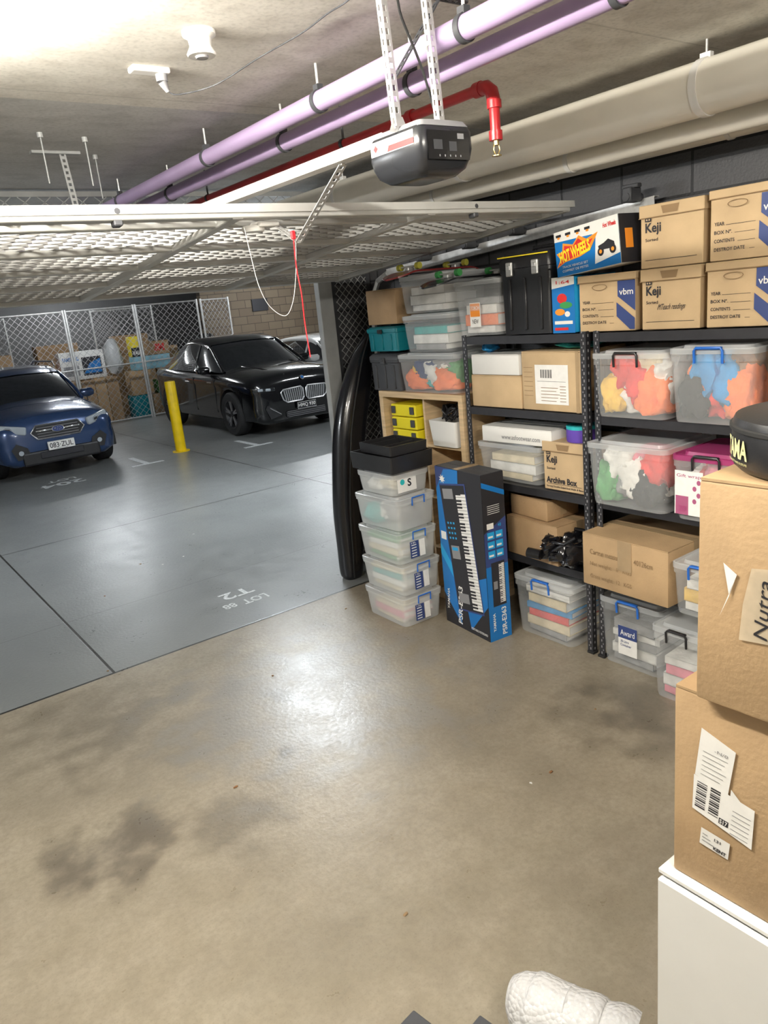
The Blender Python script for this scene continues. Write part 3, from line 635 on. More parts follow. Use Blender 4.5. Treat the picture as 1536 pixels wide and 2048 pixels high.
# ------------------------------------------------------------------ kayak
def cat(P,n):
    out=[]
    for i in range(len(P)-1):
        p0=P[max(i-1,0)];p1=P[i];p2=P[i+1];p3=P[min(i+2,len(P)-1)]
        for k in range(n):
            t=k/n;out.append(tuple(.5*((2*b_)+(-a_+c_)*t+(2*a_-5*b_+4*c_-d_)*t*t+(-a_+3*b_-3*c_+d_)*t**3) for a_,b_,c_,d_ in zip(p0,p1,p2,p3)))
    out.append(tuple(P[-1]));return out
e=emp("kayak","glossy black upright kayak hull leaning by the wall","kayak",(2.97,4.66,0))
pts=[(0,0,.0,.065,.06),(0,0,.05,.085,.08),(.015,0,.25,.10,.085),(.03,0,.53,.112,.09),(.07,0,.82,.122,.09),(.12,0,1.11,.128,.09),(.18,0,1.32,.128,.085),(.24,0,1.49,.115,.075),(.305,0,1.66,.082,.055),(.37,0,1.78,.045,.035),(.42,0,1.86,.010,.012)]
def sup(t,p=.72): return math.copysign(abs(t)**p,t)
b=MB();rings=[]
for (x,y,z,a,c) in cat(pts,5): rings.append([(x+a*sup(math.cos(2*math.pi*k/28)),y+c*sup(math.sin(2*math.pi*k/28)),z+.0) for k in range(28)])
b.loft(rings);b.obj("hull",BLACKG,e,smooth=60)
b=MB();b.tube([(x-a*.35,y-c*1.0,z) for x,y,z,a,c in cat(pts,3)][2:-2],.006,8);b.obj("hull_seam",RUB,e,smooth=60)
b=MB();b.box((0,0,1.12),(.12,.06,2.24),0,bev=.004);b.box((0,0,.005),(.14,.08,.01),0);tag(b.obj("door_post",GREYM,None,(3.14,4.87,0)),"grey painted steel door post beside the kayak","post")
e=emp("wire_fence","dark chain link fence between post and wall","fence",(3.24,4.9,0))
b=MB();b.lattice(.34,2.75,.06,.06,.004);b.obj("wire_mesh",GREYM,e)
b=MB();b.box((.0,0,1.38),(.03,.03,2.76));b.box((.33,0,1.38),(.03,.03,2.76));b.box((.165,0,2.74),(.33,.03,.03));b.obj("fence_frame",DGREY,e)
e=emp("header_mesh","chain link mesh above the door opening","fence",(-3.9,4.95,2.3))
b=MB();b.lattice(7.0,.55,.11,.09,.005);b.obj("wire_mesh",GREYM,e)
b=MB();b.box((3.5,0,.02),(7.0,.04,.04));b.box((3.5,0,.54),(7.0,.03,.03));b.obj("fence_frame",GREYM,e)
# ------------------------------------------------------------------ garage door (raised)
DX0,DX1=-.5,3.20;DL=2.12;ya,za=2.62,2.400;yb_,zb_=4.74,2.225
ang=math.atan2(zb_-za,yb_-ya)
e=emp("garage_door","raised pale grey expanded mesh tilt garage door","garage door",(0,ya,za),rot=(ang,0,0))
b=MB()
for yy,ww in((.02,.05),(.16,.03),(.62,.04),(1.06,.05),(1.55,.04),(DL-.03,.06)): b.box(((DX0+DX1)/2,yy,0),(DX1-DX0,ww,.025),bev=.003)
for x in(DX0+.02,.43,1.36,2.29,DX1-.02): b.box((x,DL/2,-.002),(.045,DL,.028),bev=.003)
b.obj("door_frame",DOORM,e)
b=MB();b.M=Matrix.Translation((DX0,0,.016))@Matrix.Rotation(-math.pi/2,4,'X');b.lattice(DX1-DX0,DL,.125,.065,.009,th=.003);b.obj("mesh_infill",DOORX,e)
b=MB();b.box(((DX0+DX1)/2,-.005,.02),(DX1-DX0+.06,.012,.03),0);b.obj("bottom_rail",DOORM,e)
for x in(.92,2.55):
    b=MB();b.box((x,.015,-.02),(.03,.04,.02),bev=.004);b.cyl((x,-.012,.015),(x,.0,.015),.010,10);b.obj("door_bolt",DGREY,e)
def track(x,label):
    b=MB();L0=Vector((x,2.34,2.385));L1=Vector((x,4.55,2.235))
    b.bar(L0,L1,.004,.06);b.bar(L0+Vector((.02,0,.028)),L1+Vector((.02,0,.028)),.04,.004);b.bar(L0+Vector((.02,0,-.028)),L1+Vector((.02,0,-.028)),.04,.004)
    P=[(x+.01,4.55,2.235),(x+.01,4.68,2.19),(x+.01,4.76,2.08),(x+.01,4.78,1.9),(x+.01,4.78,.02)]
    b.tube(P,.022,6)
    tag(b.obj("door_track",GALV,None,smooth=None),label,"door track","door tracks")
track(3.50,"galvanised door track running along the block wall")
for (y,z) in((2.42,2.43),(3.2,2.37),(3.6,2.34),(4.05,2.31)):
    b=MB();b.box((0,0,0),(.09,.05,.07),0,bev=.006);b.box((0,0,.04),(.04,.09,.02),0,bev=.004);b.cyl((-.05,0,-.01),(.07,0,-.01),.02,12)
    tag(b.obj("roller_bracket",DGREY,None,(3.43,y,z-.0),smooth=40),"dark steel roller bracket on the door track","bracket","roller brackets")
# ------------------------------------------------------------------ opener
def perf(b,p0,p1,w,side,m=0,t=.003):
    p0=Vector(p0);p1=Vector(p1);d=(p1-p0);L_=d.length;d.normalize();s=Vector(side).normalized()
    n=max(1,int(L_/.026));nrm=d.cross(s)
    q=Matrix((s,d,nrm)).transposed().to_4x4()
    for sg in(-1,1): b.box(p0+d*L_/2+s*sg*(w/2-w*.14),(w*.28,L_,t),m,rm=q)
    for i in range(n+1): b.box(p0+d*min(L_,i*L_/n)+nrm*0,(w*.46,.013,t*.95),m,rm=q)
OX,OY,OZ=1.53,1.78,2.365;k8=.80
e=emp("garage_door_opener","dark grey garage door opener motor with red striped label","door opener",(OX,OY,OZ))
SCL=Matrix.Diagonal((k8,k8,.70,1))
OPB=M("opener_black",(.012,.012,.014),.18,coat=.6)
b=MB();b.M=SCL;rings=[]
for z,sx_,sy_ in((0,.50,.50),(.006,.68,.68),(.03,.87,.87),(.065,.96,.96),(.10,1.0,1.0),(.165,1.0,.98),(.18,.94,.93)):
    rings.append(rrect(.125*sx_,.15*sy_,.03,z,4))
b.loft(rings);b.obj("motor_cover",M("opener_grey",(.020,.021,.024),.25),e,smooth=50)
b=MB();b.M=SCL;b.loft([rrect(.115,.142,.02,.178,3),rrect(.105,.13,.02,.20,3),rrect(.06,.12,.02,.205,3)]);b.obj("top_cover",MGREY,e,smooth=40)
b=MB();b.M=SCL@Matrix.Translation((-.1262,0,0))@Matrix.Rotation(-math.pi/2,4,'Z')
b.poly([(-.125,.115),(.115,.115),(.115,.168),(-.125,.168)],0,1);b.poly([(-.03,.118),(.115,.118),(.115,.140),(-.02,.140)],-.001,0)
b.text("Control-A-Door",-.065,.105,.145,.165,-.0012,3,.01);b.poly([(-.095,.163),(-.115,.142),(-.095,.121),(-.075,.142)],-.001,1);b.poly([(-.095,.157),(-.108,.142),(-.095,.127),(-.082,.142)],-.0016,0)
b.M=SCL@Matrix.Translation((0,-.1512,0))
b.rect(-.095,.095,.055,.158,0,2);b.rect(-.07,-.03,.09,.125,-.001,4);b.rect(.0,.035,.085,.12,-.001,4);b.rect(.04,.07,.130,.150,-.001,3)
for k in range(5): b.ell(-.045+.024*k,.068,.003,.0045,-.0012,3)
b.obj("control_panel",[REDB,WHITEP,OPB,MGREY,DGREY],e)
TOPZ=2.868-OZ
for xs in(-.085,.075):
    b=MB();b.add([(xs-.035,-.016,.125),(xs+.035,-.016,.125),(xs+.016,-.016,.165),(xs-.016,-.016,.165)],[(0,1,2,3)])
    perf(b,(xs,-.015,.14),(xs,.01,TOPZ),.026,(1,0,0));perf(b,(xs-.014,-.015,.14),(xs-.014,.01,TOPZ),.022,(0,1,0));b.obj("hanger_strap",GALV,e)
b=MB();perf(b,(-.07,.03,.25),(.13,.03,TOPZ-.02),.024,(0,1,0));b.obj("brace",DGREY,e)
b=MB();perf(b,(-.10,.04,TOPZ-.005),(.25,.04,TOPZ-.005),.03,(0,1,0));b.obj("brace",DGREY,e)
b=MB();b.box((OX,(1.92+4.85)/2,2.495),(.05,4.85-1.92,.006));b.box((OX-.024,(1.92+4.85)/2,2.51),(.004,2.93,.032));b.box((OX+.024,(1.92+4.85)/2,2.51),(.004,2.93,.032));b.box((OX,(1.92+4.85)/2,2.512),(.012,2.93,.02),0)
tag(b.obj("opener_rail",WHITEP),"long pale steel rail running from opener to header","rail")
e=emp("linkage_arm","perforated steel arm linking rail and door","linkage arm",(OX,0,0))
b=MB();perf(b,(0,2.17,2.485),(0,2.50,2.285),.03,(1,0,0));b.obj("arm_upper",GALV,e)
b=MB();perf(b,(0,2.50,2.285),(.02,2.68,2.365),.026,(1,0,0));b.obj("arm_lower",GALV,e)
b=MB();b.box((-.02,2.70,2.372),(.09,.08,.02),bev=.006);b.rev([(.001,0),(.04,.004),(.045,.015),(.04,.025),(.001,.026)],20,0,(-.06,2.72,2.345));b.obj("trolley",WHITEP,e,smooth=40)
b=MB();b.tube(cat([(-.02,2.50,2.30),(-.02,2.505,2.2),(-.015,2.50,2.1),(-.01,2.51,2.0),(-.01,2.50,1.87)],6),.0022,6);b.obj("release_cord",REDC,e,smooth=60,label="thin red emergency release cord")
b=MB();b.box((-.02,2.50,2.31),(.018,.010,.03),0,bev=.003);b.obj("release_toggle",REDC,e,label="small red plastic toggle")
def string(name,pts,r,mat,label,cat_,n=6):
    b=MB();b.tube(cat([tuple(p) for p in pts],n),r,6);return tag(b.obj(name,mat,smooth=60),label,cat_)
string("white_string",[(1.40,2.66,2.36),(1.39,2.62,2.26),(1.395,2.6,2.15),(1.43,2.6,2.07),(1.48,2.58,2.03),(1.51,2.56,2.08),(1.52,2.53,2.18),(1.53,2.52,2.29)],.0011,WHITEP,"thin white looped pull string under the door","string")
string("opener_cable",[(1.33,1.75,2.865),(1.45,1.75,2.84),(1.50,1.78,2.78),(1.58,1.80,2.66),(1.63,1.80,2.50)],.004,RUB,"black power cable dropping to the opener","cable")
# ------------------------------------------------------------------ ceiling items
CZ=2.868
e=emp("ceiling_siren","round white detector siren on the ceiling","detector",(1.15,2.30,CZ))
b=MB();b.M=Matrix.Scale(.58,4);b.rev([(.001,0),(.085,0),(.085,-.02),(.06,-.035),(.055,-.07),(.075,-.105),(.07,-.115),(.001,-.115)],28);b.obj("siren_body",WHITEP,e,smooth=40)
b=MB();b.M=Matrix.Scale(.58,4);b.rev([(.001,-.115),(.035,-.115),(.03,-.125),(.001,-.125)],20);b.obj("siren_cap",MGREY,e,smooth=40)
e=emp("ceiling_outlet","white ceiling power outlet with grey plug","power outlet",(1.15,2.66,CZ))
b=MB();b.box((-.02,0,-.009),(.13,.05,.018),bev=.005,seg=2);b.obj("outlet_plate",WHITEP,e)
b=MB();b.cyl((.02,0,-.018),(.02,0,-.04),.020,14,r2=.019);b.cyl((.02,0,-.04),(.035,0,-.07),.016,14,r2=.007);b.obj("plug",MGREY,e,smooth=40)
string("ceiling_cable",[(1.185,2.66,2.80),(1.21,2.63,2.785),(1.29,2.51,2.79),(1.37,2.34,2.83),(1.44,2.19,2.86),(1.43,2.03,2.86),(1.41,1.88,2.85),(1.37,1.77,2.865)],.0025,DGREY,"grey power cable draped under the ceiling","cable",8)
def pipe(name,x,z,r,y0,y1,mat,label,clampm=DGREY,cl=(),cw=.02):
    e=emp(name,label,"pipe",(x,y0,z),0)
    b=MB();b.cyl((0,0,0),(0,y1-y0,0),r,28);b.obj("pipe_run",mat,e,smooth=50)
    for y in cl:
        top=CZ
        b=MB();b.cyl((0,y-y0-cw/2,0),(0,y-y0+cw/2,0),r+.005,28);b.box((0,y-y0,r+.010),(.024,cw*1.4,.02));b.obj("pipe_clamp",clampm,e,smooth=40)
        if top-z-r>.01: b=MB();b.cyl((0,y-y0,r),(0,y-y0,top-z),.005,8);b.obj("hanger_rod",GALV,e)
pipe("purple_pipe",1.655,2.748,.033,.3,10.5,PURP,"lilac recycled water pipe hung below the ceiling",cl=(1.70,2.45,3.4,4.6))
pipe("purple_pipe",1.795,2.722,.033,.3,10.5,PURP,"second lilac water pipe running beside another",cl=(1.30,2.1,2.95,4.2))
e=emp("fire_pipe","red fire sprinkler pipe with elbow and brass head","pipe",(2.06,2.0,2.715))
b=MB();pth=[(0,8,0),(0,.07,0),(0,.03,-.004),(0,.005,-.02),(0,-.005,-.05),(0,-.005,-.165)]
b.tube(pth,.018,20);b.cyl((0,.05,0),(0,.08,0),.025,20);b.cyl((0,-.005,-.05),(0,-.005,-.075),.025,20);b.cyl((0,-.005,-.145),(0,-.005,-.175),.023,16);b.cyl((0,.42,0),(0,.45,0),.025,20)
b.tube([(0,.06,0),(0,.025,-.003),(0,.004,-.02),(0,-.005,-.055)],.023,20)
b.obj("pipe_run",REDP,e,smooth=50)
b=MB();b.cyl((0,-.005,-.175),(0,-.005,-.19),.010,12);b.tube([(-.011,-.005,-.19),(-.015,-.005,-.205),(-.005,-.005,-.222)],.0025,6);b.tube([(.011,-.005,-.19),(.015,-.005,-.205),(.005,-.005,-.222)],.0025,6);b.cyl((0,-.005,-.222),(0,-.005,-.225),.017,16);b.obj("sprinkler_head",BRASS,e,smooth=40)
for y in(.9,2.3):
    b=MB();b.cyl((0,y,0),(0,y,.15),.005,8);b.cyl((0,y-.01,0),(0,y+.01,0),.022,20);b.obj("hanger_rod",DGREY,e)
pipe("drain_pipe",2.95,2.705,.098,.2,9,CREAM,"thick cream drainage pipe running along the wall",clampm=WHITEP,cl=(1.75,3.1,4.2),cw=.03)
pipe("drain_pipe",3.20,2.615,.050,.2,4.7,CREAM,"thinner cream pipe beside the thick drainage pipe",clampm=WHITEP,cl=(1.6,2.6,3.6),cw=.025)
pipe("drain_pipe",3.40,2.62,.045,.2,4.7,CREAM,"slim cream pipe close to the black wall",clampm=WHITEP,cl=(1.9,2.9),cw=.02)
for i,(x,y) in enumerate(((1.0,3.6),(1.2,3.65),(1.35,4.0))):
    b=MB();b.cyl((0,0,-.20),(0,0,0),.003,8);b.cyl((0,0,-.02),(0,0,0),.012,8);tag(b.obj("threaded_rod",GREYM,None,(x,y,CZ)),"thin steel threaded rod hanging from the slab","rod","threaded rods")
b=MB();b.box((0,0,-.006),(.22,.04,.012));perf(b,(.03,0,0),(.06,0,-.42),.03,(1,0,0));tag(b.obj("strap_hanger",[GREYM],None,(1.15,3.95,CZ)),"perforated steel strap hanger bolted to the slab","hanger")
# ------------------------------------------------------------------ near stack
e=emp("white_cabinet","white laminate cabinet standing below stacked cartons","cabinet",(1.50,.50,0),RZ)
b=MB();b.box((0,0,.40),(.58,.58,.80),bev=.004);b.obj("cabinet_body",CABW,e)
b=MB();b.box((0,-.302,.405),(.575,.018,.78),bev=.003);b.obj("cabinet_door",CABW,e)
b=MB();b.box((0,0,.806),(.585,.60,.012),bev=.002);b.obj("cabinet_top",CABW,e)
def gfx1(b,w,d,h):
    y=-d/2-.003;T=Matrix.Translation((-.172,y,h*.60))@Matrix.Rotation(R(5),4,'Y')@Matrix.Scale(.90,4);b.M=T
    b.poly([(-.048,-.01),(.030,-.02),(.035,.095),(-.045,.115)],0,1);b.poly([(.035,.0),(.06,-.02),(.085,-.05),(.035,-.04)],.0005,3);b.poly([(-.045,-.10),(.095,-.12),(.09,-.02),(-.05,-.01)],-.0005,1)
    for i in range(12): b.rect(-.040,-.016,-.09+i*.006,-.09+i*.006+(.002 if i%3 else .004),-.001,0);b.rect(-.008,.015,-.09+i*.006,-.09+i*.006+(.004 if i%3 else .002),-.001,0)
    b.rect(.018,.040,-.10,-.085,-.001,0);b.text("S17",.020,.038,-.098,-.087,-.0015,1,.02)
    for i in range(6): b.rect(.045,.085,-.11+.012*i,-.1085+.012*i,-.001,2);b.rect(-.035,.01+.006*(i%3),.0+.012*i,.0012+.012*i,-.001,2)
    b.text("-N/0",-.01,.02,.070,.078,-.001,2,.0)
    b.M=Matrix.Translation((-.172,y,h*.275))@Matrix.Rotation(R(5),4,'Y')@Matrix.Scale(.9,4);b.rect(-.033,.035,-.022,.022,0,3);b.text("131",.0,.015,.005,.013,-.001,0,.02);b.text("KENT",.0,.030,-.018,-.009,-.001,0,.04)
    for i in range(3): b.rect(-.028,.0-.008*i,-.01+.009*i,-.008+.009*i,-.001,2)
    b.M=Matrix()
carton(0,.53,0,.445,"large taped brown carton with shipping labels",loc=(1.22+.27,.505,.813),d=.54,mat=CARD,gfx=gfx1,gm=[INK,PAPER,MGREY,WHITEP],yaw=0)
def gfx2(b,w,d,h):
    y=-d/2-.003
    b.poly([(-.205,h*.42),(-.175,h*.62),(-.20,h*.66),(-.188,h*.52)],y,1);b.poly([(-.168,h*.34),(-.09,h*.36),(-.09,h*.68),(-.150,h*.66),(-.163,h*.5)],y,3)
    b.M=Matrix.Translation((-.128,0,h*.50));b.text("Nutra",-.055,.055,-.012,.012,y-.001,0,.0,ang=88,shear=.2);b.M=Matrix()
    b.rect(-.10,-.02,h*.0,h*1.,y+.001,4)
carton(0,.50,0,.435,"large brown carton with torn tape and handwriting",loc=(1.20+.27,.465,1.262),d=.54,mat=CARD,gfx=gfx2,gm=[INK,PAPER,MGREY,TAPE2,TAPE],yaw=1)
e=emp("drum_bag","round black padded drum bag with pale lettering","drum bag",(1.385,.548,1.70),R(-134))
b=MB();b.rev([(.01,0),(.172,0),(.180,.008),(.183,.016),(.183,.080),(.178,.092),(.16,.097),(.01,.098)],48);b.obj("bag_body",BLACKP,e,smooth=40)
b=MB();b.rev([(.183,.070),(.187,.072),(.187,.078),(.183,.080)],48,cap0=False,cap1=False);b.obj("zip_piping",RUB,e,smooth=60)
b=MB();b.text("TAMA",-.045,.045,.026,.060,0,0,.03,wrap=.1855);b.text("THE STRONGEST NAME IN DRUMS",-.045,.045,.017,.021,0,0,.0,wrap=.1855);b.obj("printed_text",M("pale_yellow_print",(.75,.72,.35),.5),e)
BW=M("bubble_wrap",(.86,.86,.87),.18,alpha=.62);N,L,bb=nodes(BW)
vo=N.new("ShaderNodeTexVoronoi");vo.inputs["Scale"].default_value=75;tc=N.new("ShaderNodeTexCoord");L.new(tc.outputs["Object"],vo.inputs["Vector"])
bp=N.new("ShaderNodeBump");bp.inputs["Strength"].default_value=.9;bp.inputs["Distance"].default_value=.006;bp.invert=True;L.new(vo.outputs[0],bp.inputs["Height"]);L.new(bp.outputs[0],bb.inputs["Normal"])
b=MB();a=Vector((1.165,1.255,.0));c=Vector((1.29,.93,0));n=22;P=[];rad=[]
for i in range(n+1):
    t=i/n;p=a.lerp(c,t);r_=.09*min(1,math.sqrt(max(0,1-(1-min(1,t*4))**2))+.03)*(1+.03*math.sin(i*1.3));P.append((p.x,p.y,.095+.004*math.sin(i)));rad.append(r_)
b.tube(P,rad,28);b.tube([(x,y,z) for x,y,z in P[3:]],[r_*.6 for r_ in rad[3:]],18)
tag(b.obj("bubble_wrap_roll",BW,smooth=70),"loose roll of clear bubble wrap on the floor","bubble wrap")
for i,(x,y) in enumerate(((.90,1.365),(1.035,1.222))):
    b=MB();b.box((0,0,.010),(.16,.16,.02),0,bev=.003)
    tag(b.obj("foam_tile",DGREY,None,(x,y,.0),(0,0,R(9))),"dark grey foam floor tile corner","foam tile","foam tiles")
# ------------------------------------------------------------------ floor paint
def ftext(s,x0,x1,y0,y1,label):
    b=MB();b.M=Matrix.Translation(((x0+x1)/2,(y0+y1)/2,.0015))@Matrix.Rotation(math.pi,4,'Z')@Matrix.Rotation(-math.pi/2,4,'X')
    w_=(x1-x0)/2;h_=(y1-y0)/2;b.text(s,-w_,w_,-h_,h_,0,0,.02)
    tag(b.obj("painted_marking",PAINTW),label,"floor marking","painted floor lettering")
ftext("LOT",2.13,2.33,4.83,4.93,"worn white stencilled letters painted on the floor");ftext("88",1.98,2.08,4.85,4.94,"worn white stencilled number painted on the floor")
ftext("T2",2.05,2.31,5.02,5.16,"larger white stencilled characters painted on the floor")
ftext("204",2.15,2.75,11.0,11.25,"white stencilled bay number painted on the floor");ftext("LOT",2.3,2.7,11.35,11.5,"white stencilled word painted by the blue car")
def tick(x,y,label="white painted corner mark of a parking bay"):
    b=MB();b.box((0,.35,.001),(.09,.8,.002));b.box((0,-.05,.0012),(.5,.09,.002));tag(b.obj("bay_mark",PAINTW,None,(x,y,0)),label,"floor marking","parking bay marks")
tick(3.75,11.35);tick(5.45,10.95);tick(8.1,11.2)
random.seed(3)
for i in range(14):
    x=random.uniform(.4,3.0);y=random.uniform(1.6,7);b=MB();b.blob((0,0,.003),(random.uniform(.005,.012),random.uniform(.004,.008),.003),0,i,.6,sub=2)
    tag(b.obj("debris",[CARDE,PAPER,FAB['brown']][i%3],None,(x,y,0),smooth=60),"tiny scrap of litter on the concrete","debris","floor scraps")
e=emp("bollard","yellow steel bollard standing between parked cars","bollard",(4.5,11.8,0))
b=MB();b.rev([(.01,0),(.085,0),(.085,1.12),(.08,1.14),(.01,1.15)],24);b.obj("bollard_post",YELB,e,smooth=40)
b=MB();b.rev([(.14,0),(.14,.012),(.085,.013)],20);b.obj("base_plate",YELB,e)
# ------------------------------------------------------------------ cars
GLASS=M("car_glass",(.015,.017,.02),.06,coat=1.);TYRE=M("tyre",(.015,.015,.016),.75);ALLOY=M("alloy",(.5,.5,.52),.3,metal=.9);LENS=M("headlight_lens",(.40,.44,.48),.08,coat=1.);TRIMB=M("black_trim",(.02,.02,.022),.5)
def interp(st,n=5): return cat(st,n)
def wheel(par,x,y,r,sp,mat):
    s=1 if x>0 else -1;b=MB();q=[(r*.62,-.11),(r*.93,-.12),(r,-.085),(r,.085),(r*.93,.12),(r*.62,.11)]
    b.M=Matrix.Translation((x,y,r))@Matrix.Rotation(math.pi/2*s,4,'Y');b.rev(q,32,0,cap0=False,cap1=False);w_=b.obj("wheel",TYRE,par,smooth=40)
    b=MB();b.M=Matrix.Translation((x,y,r))@Matrix.Rotation(math.pi/2*s,4,'Y')
    b.rev([(r*.60,.115),(r*.68,.118),(r*.66,.10),(r*.60,.03),(.02,.02)],32,0,cap0=False)
    b.rev([(.055,.02),(.055,.10),(.001,.105)],16,0,cap0=False)
    for i in range(sp):
        a=2*math.pi*i/sp
        for da in(-.13,.13): b.bar((.04*math.cos(a),.04*math.sin(a),.088),(r*.64*math.cos(a+da),r*.64*math.sin(a+da),.098),.03,.022,1)
    b.obj("rim",[TRIMB,mat],w_,smooth=40)
def car(name,label,loc,st,gh,paint,wx,wy,wr,clad=None):
    e=emp(name,label,"car",loc)
    b=MB();rings=[]
    for y,w_,zb,be,tp in interp(st,5):
        h=[(.80*w_,zb),(.97*w_,zb+.08),(w_,zb+.26),(w_*.985,be-.24),(w_*1.0,be-.16),(w_*.965,be-.04),(w_*.90,be),(w_*.72,be+(tp-be)*.65),(w_*.4,tp)]
        rings.append([(x,y,z) for x,z in h]+[(0,y,tp+.012)]+[(-x,y,z) for x,z in h[::-1]]+[(0,y,zb)])
    b.loft(rings);body=b.obj("car_body",[paint,TRIMB],e,smooth=48)
    cb=MB()
    for x in(-wx,wx):
        for y in wy: cb.cyl((x-.22,y,wr),(x+.22,y,wr),wr*1.14,28,1)
    cut=cb.obj("cut",[paint,TRIMB],e,smooth=48)
    md=body.modifiers.new("b","BOOLEAN");md.object=cut;md.operation='DIFFERENCE';md.solver='EXACT'
    bpy.context.view_layer.update();me=bpy.data.meshes.new_from_object(body.evaluated_get(bpy.context.evaluated_depsgraph_get()))
    body.modifiers.clear();body.data=me;bpy.data.objects.remove(cut)
    try: me.set_sharp_from_angle(angle=R(48))
    except: pass
    b=MB();rings=[];G=interp(gh,5)
    for y,zb,zt,wb,wt in G:
        h=[(wb,zb),(wt,max(zb,zt-.07)),(wt*.90,zt-.015),(wt*.5,zt)]
        rings.append([(x,y,z) for x,z in h]+[(0,y,zt+.01)]+[(-x,y,z) for x,z in h[::-1]])
    b.loft(rings);b.obj("windows",GLASS,e,smooth=40)
    mx=max(g[2] for g in G);b=MB();rings=[]
    for y,zb,zt,wb,wt in G:
        if zt>mx-.13 or (y>G[len(G)//2][0] and zt>mx-.42):
            h=[(wt+.012,zt-.09),(wt+.010,zt-.055),(wt*.90+.004,zt-.005),(wt*.5,zt+.012)]
            rings.append([(x,y,z) for x,z in h]+[(0,y,zt+.022)]+[(-x,y,z) for x,z in h[::-1]])
    b.loft(rings,0,False,False,closed=False);b.obj("roof",paint,e,smooth=60)
    fr=[g for g in G if g[2]<=mx-.10 and g[0]<G[len(G)//2][0]]
    for s in(-1,1):
        b=MB();b.tube([(s*(g[4]*.97+(g[3]-g[4])*max(0,1-(g[2]-g[1])/.4)*.6),g[0],g[2]-.03) for g in fr]+[(s*g[4]*.98,g[0],g[2]-.05) for g in G if g[2]>mx-.10][:1],.028,8);b.obj("pillar",paint,e,smooth=50)
        yb2=(wy[0]+wy[1])/2+.05;q=G[len(G)//2];b=MB();b.bar((s*q[3],yb2,q[1]),(s*(q[4]+.005),yb2,mx-.08),.05,.03);b.obj("pillar",paint,e)
    for x in(-wx-.02,wx+.02):
        for y in wy: wheel(e,x-(.06 if x>0 else -.06),y,wr,5,ALLOY)
    w_=max(q[1] for q in st)
    for s in(-1,1):
        for yy in(wy[0]+.75,wy[0]+1.75): b=MB();b.box((s*(w_-.02),yy,st[3][3]-.12),(.05,.18,.025),bev=.006);b.obj("door_handle",CHROME if clad is None else paint,e)
        for yy in(wy[0]+.55,wy[0]+1.45): b=MB();b.box((s*(w_-.005),yy,.70),(.014,.008,.62));b.obj("door_seam",TRIMB,e)
        b=MB();b.loft([rrect(.03,.05,.02,0),rrect(.11,.07,.03,.03),rrect(.12,.075,.03,.10),rrect(.09,.05,.03,.14)]);b.obj("side_mirror",paint,e,(s*(w_+.06),wy[0]+.80,st[4][3]-.0),smooth=50)
    if clad:
        for s in(-1,1):
            b=MB();b.box((s*(w_-.0),(wy[0]+wy[1])/2,.30),(.03,wy[1]-wy[0]-wr*2.2,.13),bev=.01);b.obj("body_cladding",TRIMB,e)
            for y in wy:
                b=MB();P=[(s*(w_+.003),y+wr*1.2*math.cos(a),wr+wr*1.2*math.sin(a)) for a in[math.pi*k/16 for k in range(-1,18)]];b.tube(P,.035,8);b.obj("arch_trim",TRIMB,e,smooth=50)
    return e
def ring2(b,pts,y,t,d,m): b.tube([(p[0],y,p[1]) for p in pts]+[(pts[0][0],y,pts[0][1])],t,6,m)
BPAINT=M("black_car_paint",(.004,.004,.005),.12,coat=1.)
XS=[(0,.66,.30,.74,.80),(.05,.84,.22,.88,.96),(.22,.95,.20,.98,1.05),(.85,1.0,.20,1.04,1.13),(1.5,1.0,.20,1.07,1.16),(2.4,1.0,.20,1.10,1.18),(3.3,1.0,.20,1.13,1.20),(4.0,.98,.22,1.15,1.22),(4.4,.93,.28,1.12,1.18),(4.55,.78,.38,1.02,1.04)]
XG=[(1.25,1.08,1.11,.88,.84),(1.65,1.10,1.36,.92,.77),(2.1,1.10,1.60,.94,.73),(2.6,1.11,1.68,.94,.71),(3.1,1.12,1.65,.94,.69),(3.65,1.13,1.50,.92,.67),(4.1,1.14,1.32,.88,.67),(4.4,1.14,1.18,.82,.65)]
bm=car("black_suv","glossy black coupe SUV with large twin chrome grille",(6.68,11.35,0),XS,XG,BPAINT,.93,(.88,3.70),.385)
CHR2=M("satin_chrome",(.75,.75,.77),.3,metal=.8)
for s in(-1,1):
    b=MB();P=[(s*x,z) for x,z in((.025,.59),(.035,.74),(.07,.775),(.42,.76),(.47,.72),(.43,.59),(.36,.54),(.06,.54))]
    ring2(b,P,-.035,.013,0,1);b.poly(P,-.016,0)
    for k in range(9): b.bar((s*(.065+.038*k),-.032,.55),(s*(.07+.042*k),-.032,.755),.011,.02,1)
    b.obj("grille",[TRIMB,CHR2],bm,smooth=50)
    b=MB();T=Matrix.Translation((s*.74,.045,.80))@Matrix.Rotation(s*R(22),4,'Z')@Matrix.Rotation(s*R(-3),4,'Y');b.M=T
    b.box((0,0,0),(.38,.06,.07),0,bev=.02,seg=3);b.box((-.06,-.028,0),(.09,.02,.045),1,bev=.01);b.box((.07,-.028,0),(.09,.02,.045),1,bev=.01);b.obj("headlight",[GLASS,LENS],bm,smooth=50)
    b=MB();b.poly([(s*.48,.34),(s*.70,.30),(s*.78,.48),(s*.74,.54),(s*.60,.46)],-.01,0);b.bar((s*.50,-.02,.36),(s*.74,.0,.52),.012,.012,1);b.obj("air_intake",[TRIMB,MGREY],bm)
b=MB();b.box((0,-.012,.33),(.80,.03,.12),0,bev=.02);[b.box((0,-.03,.29+.03*k),(.76,.01,.006),1) for k in range(4)];b.obj("lower_grille",[TRIMB,MGREY],bm)
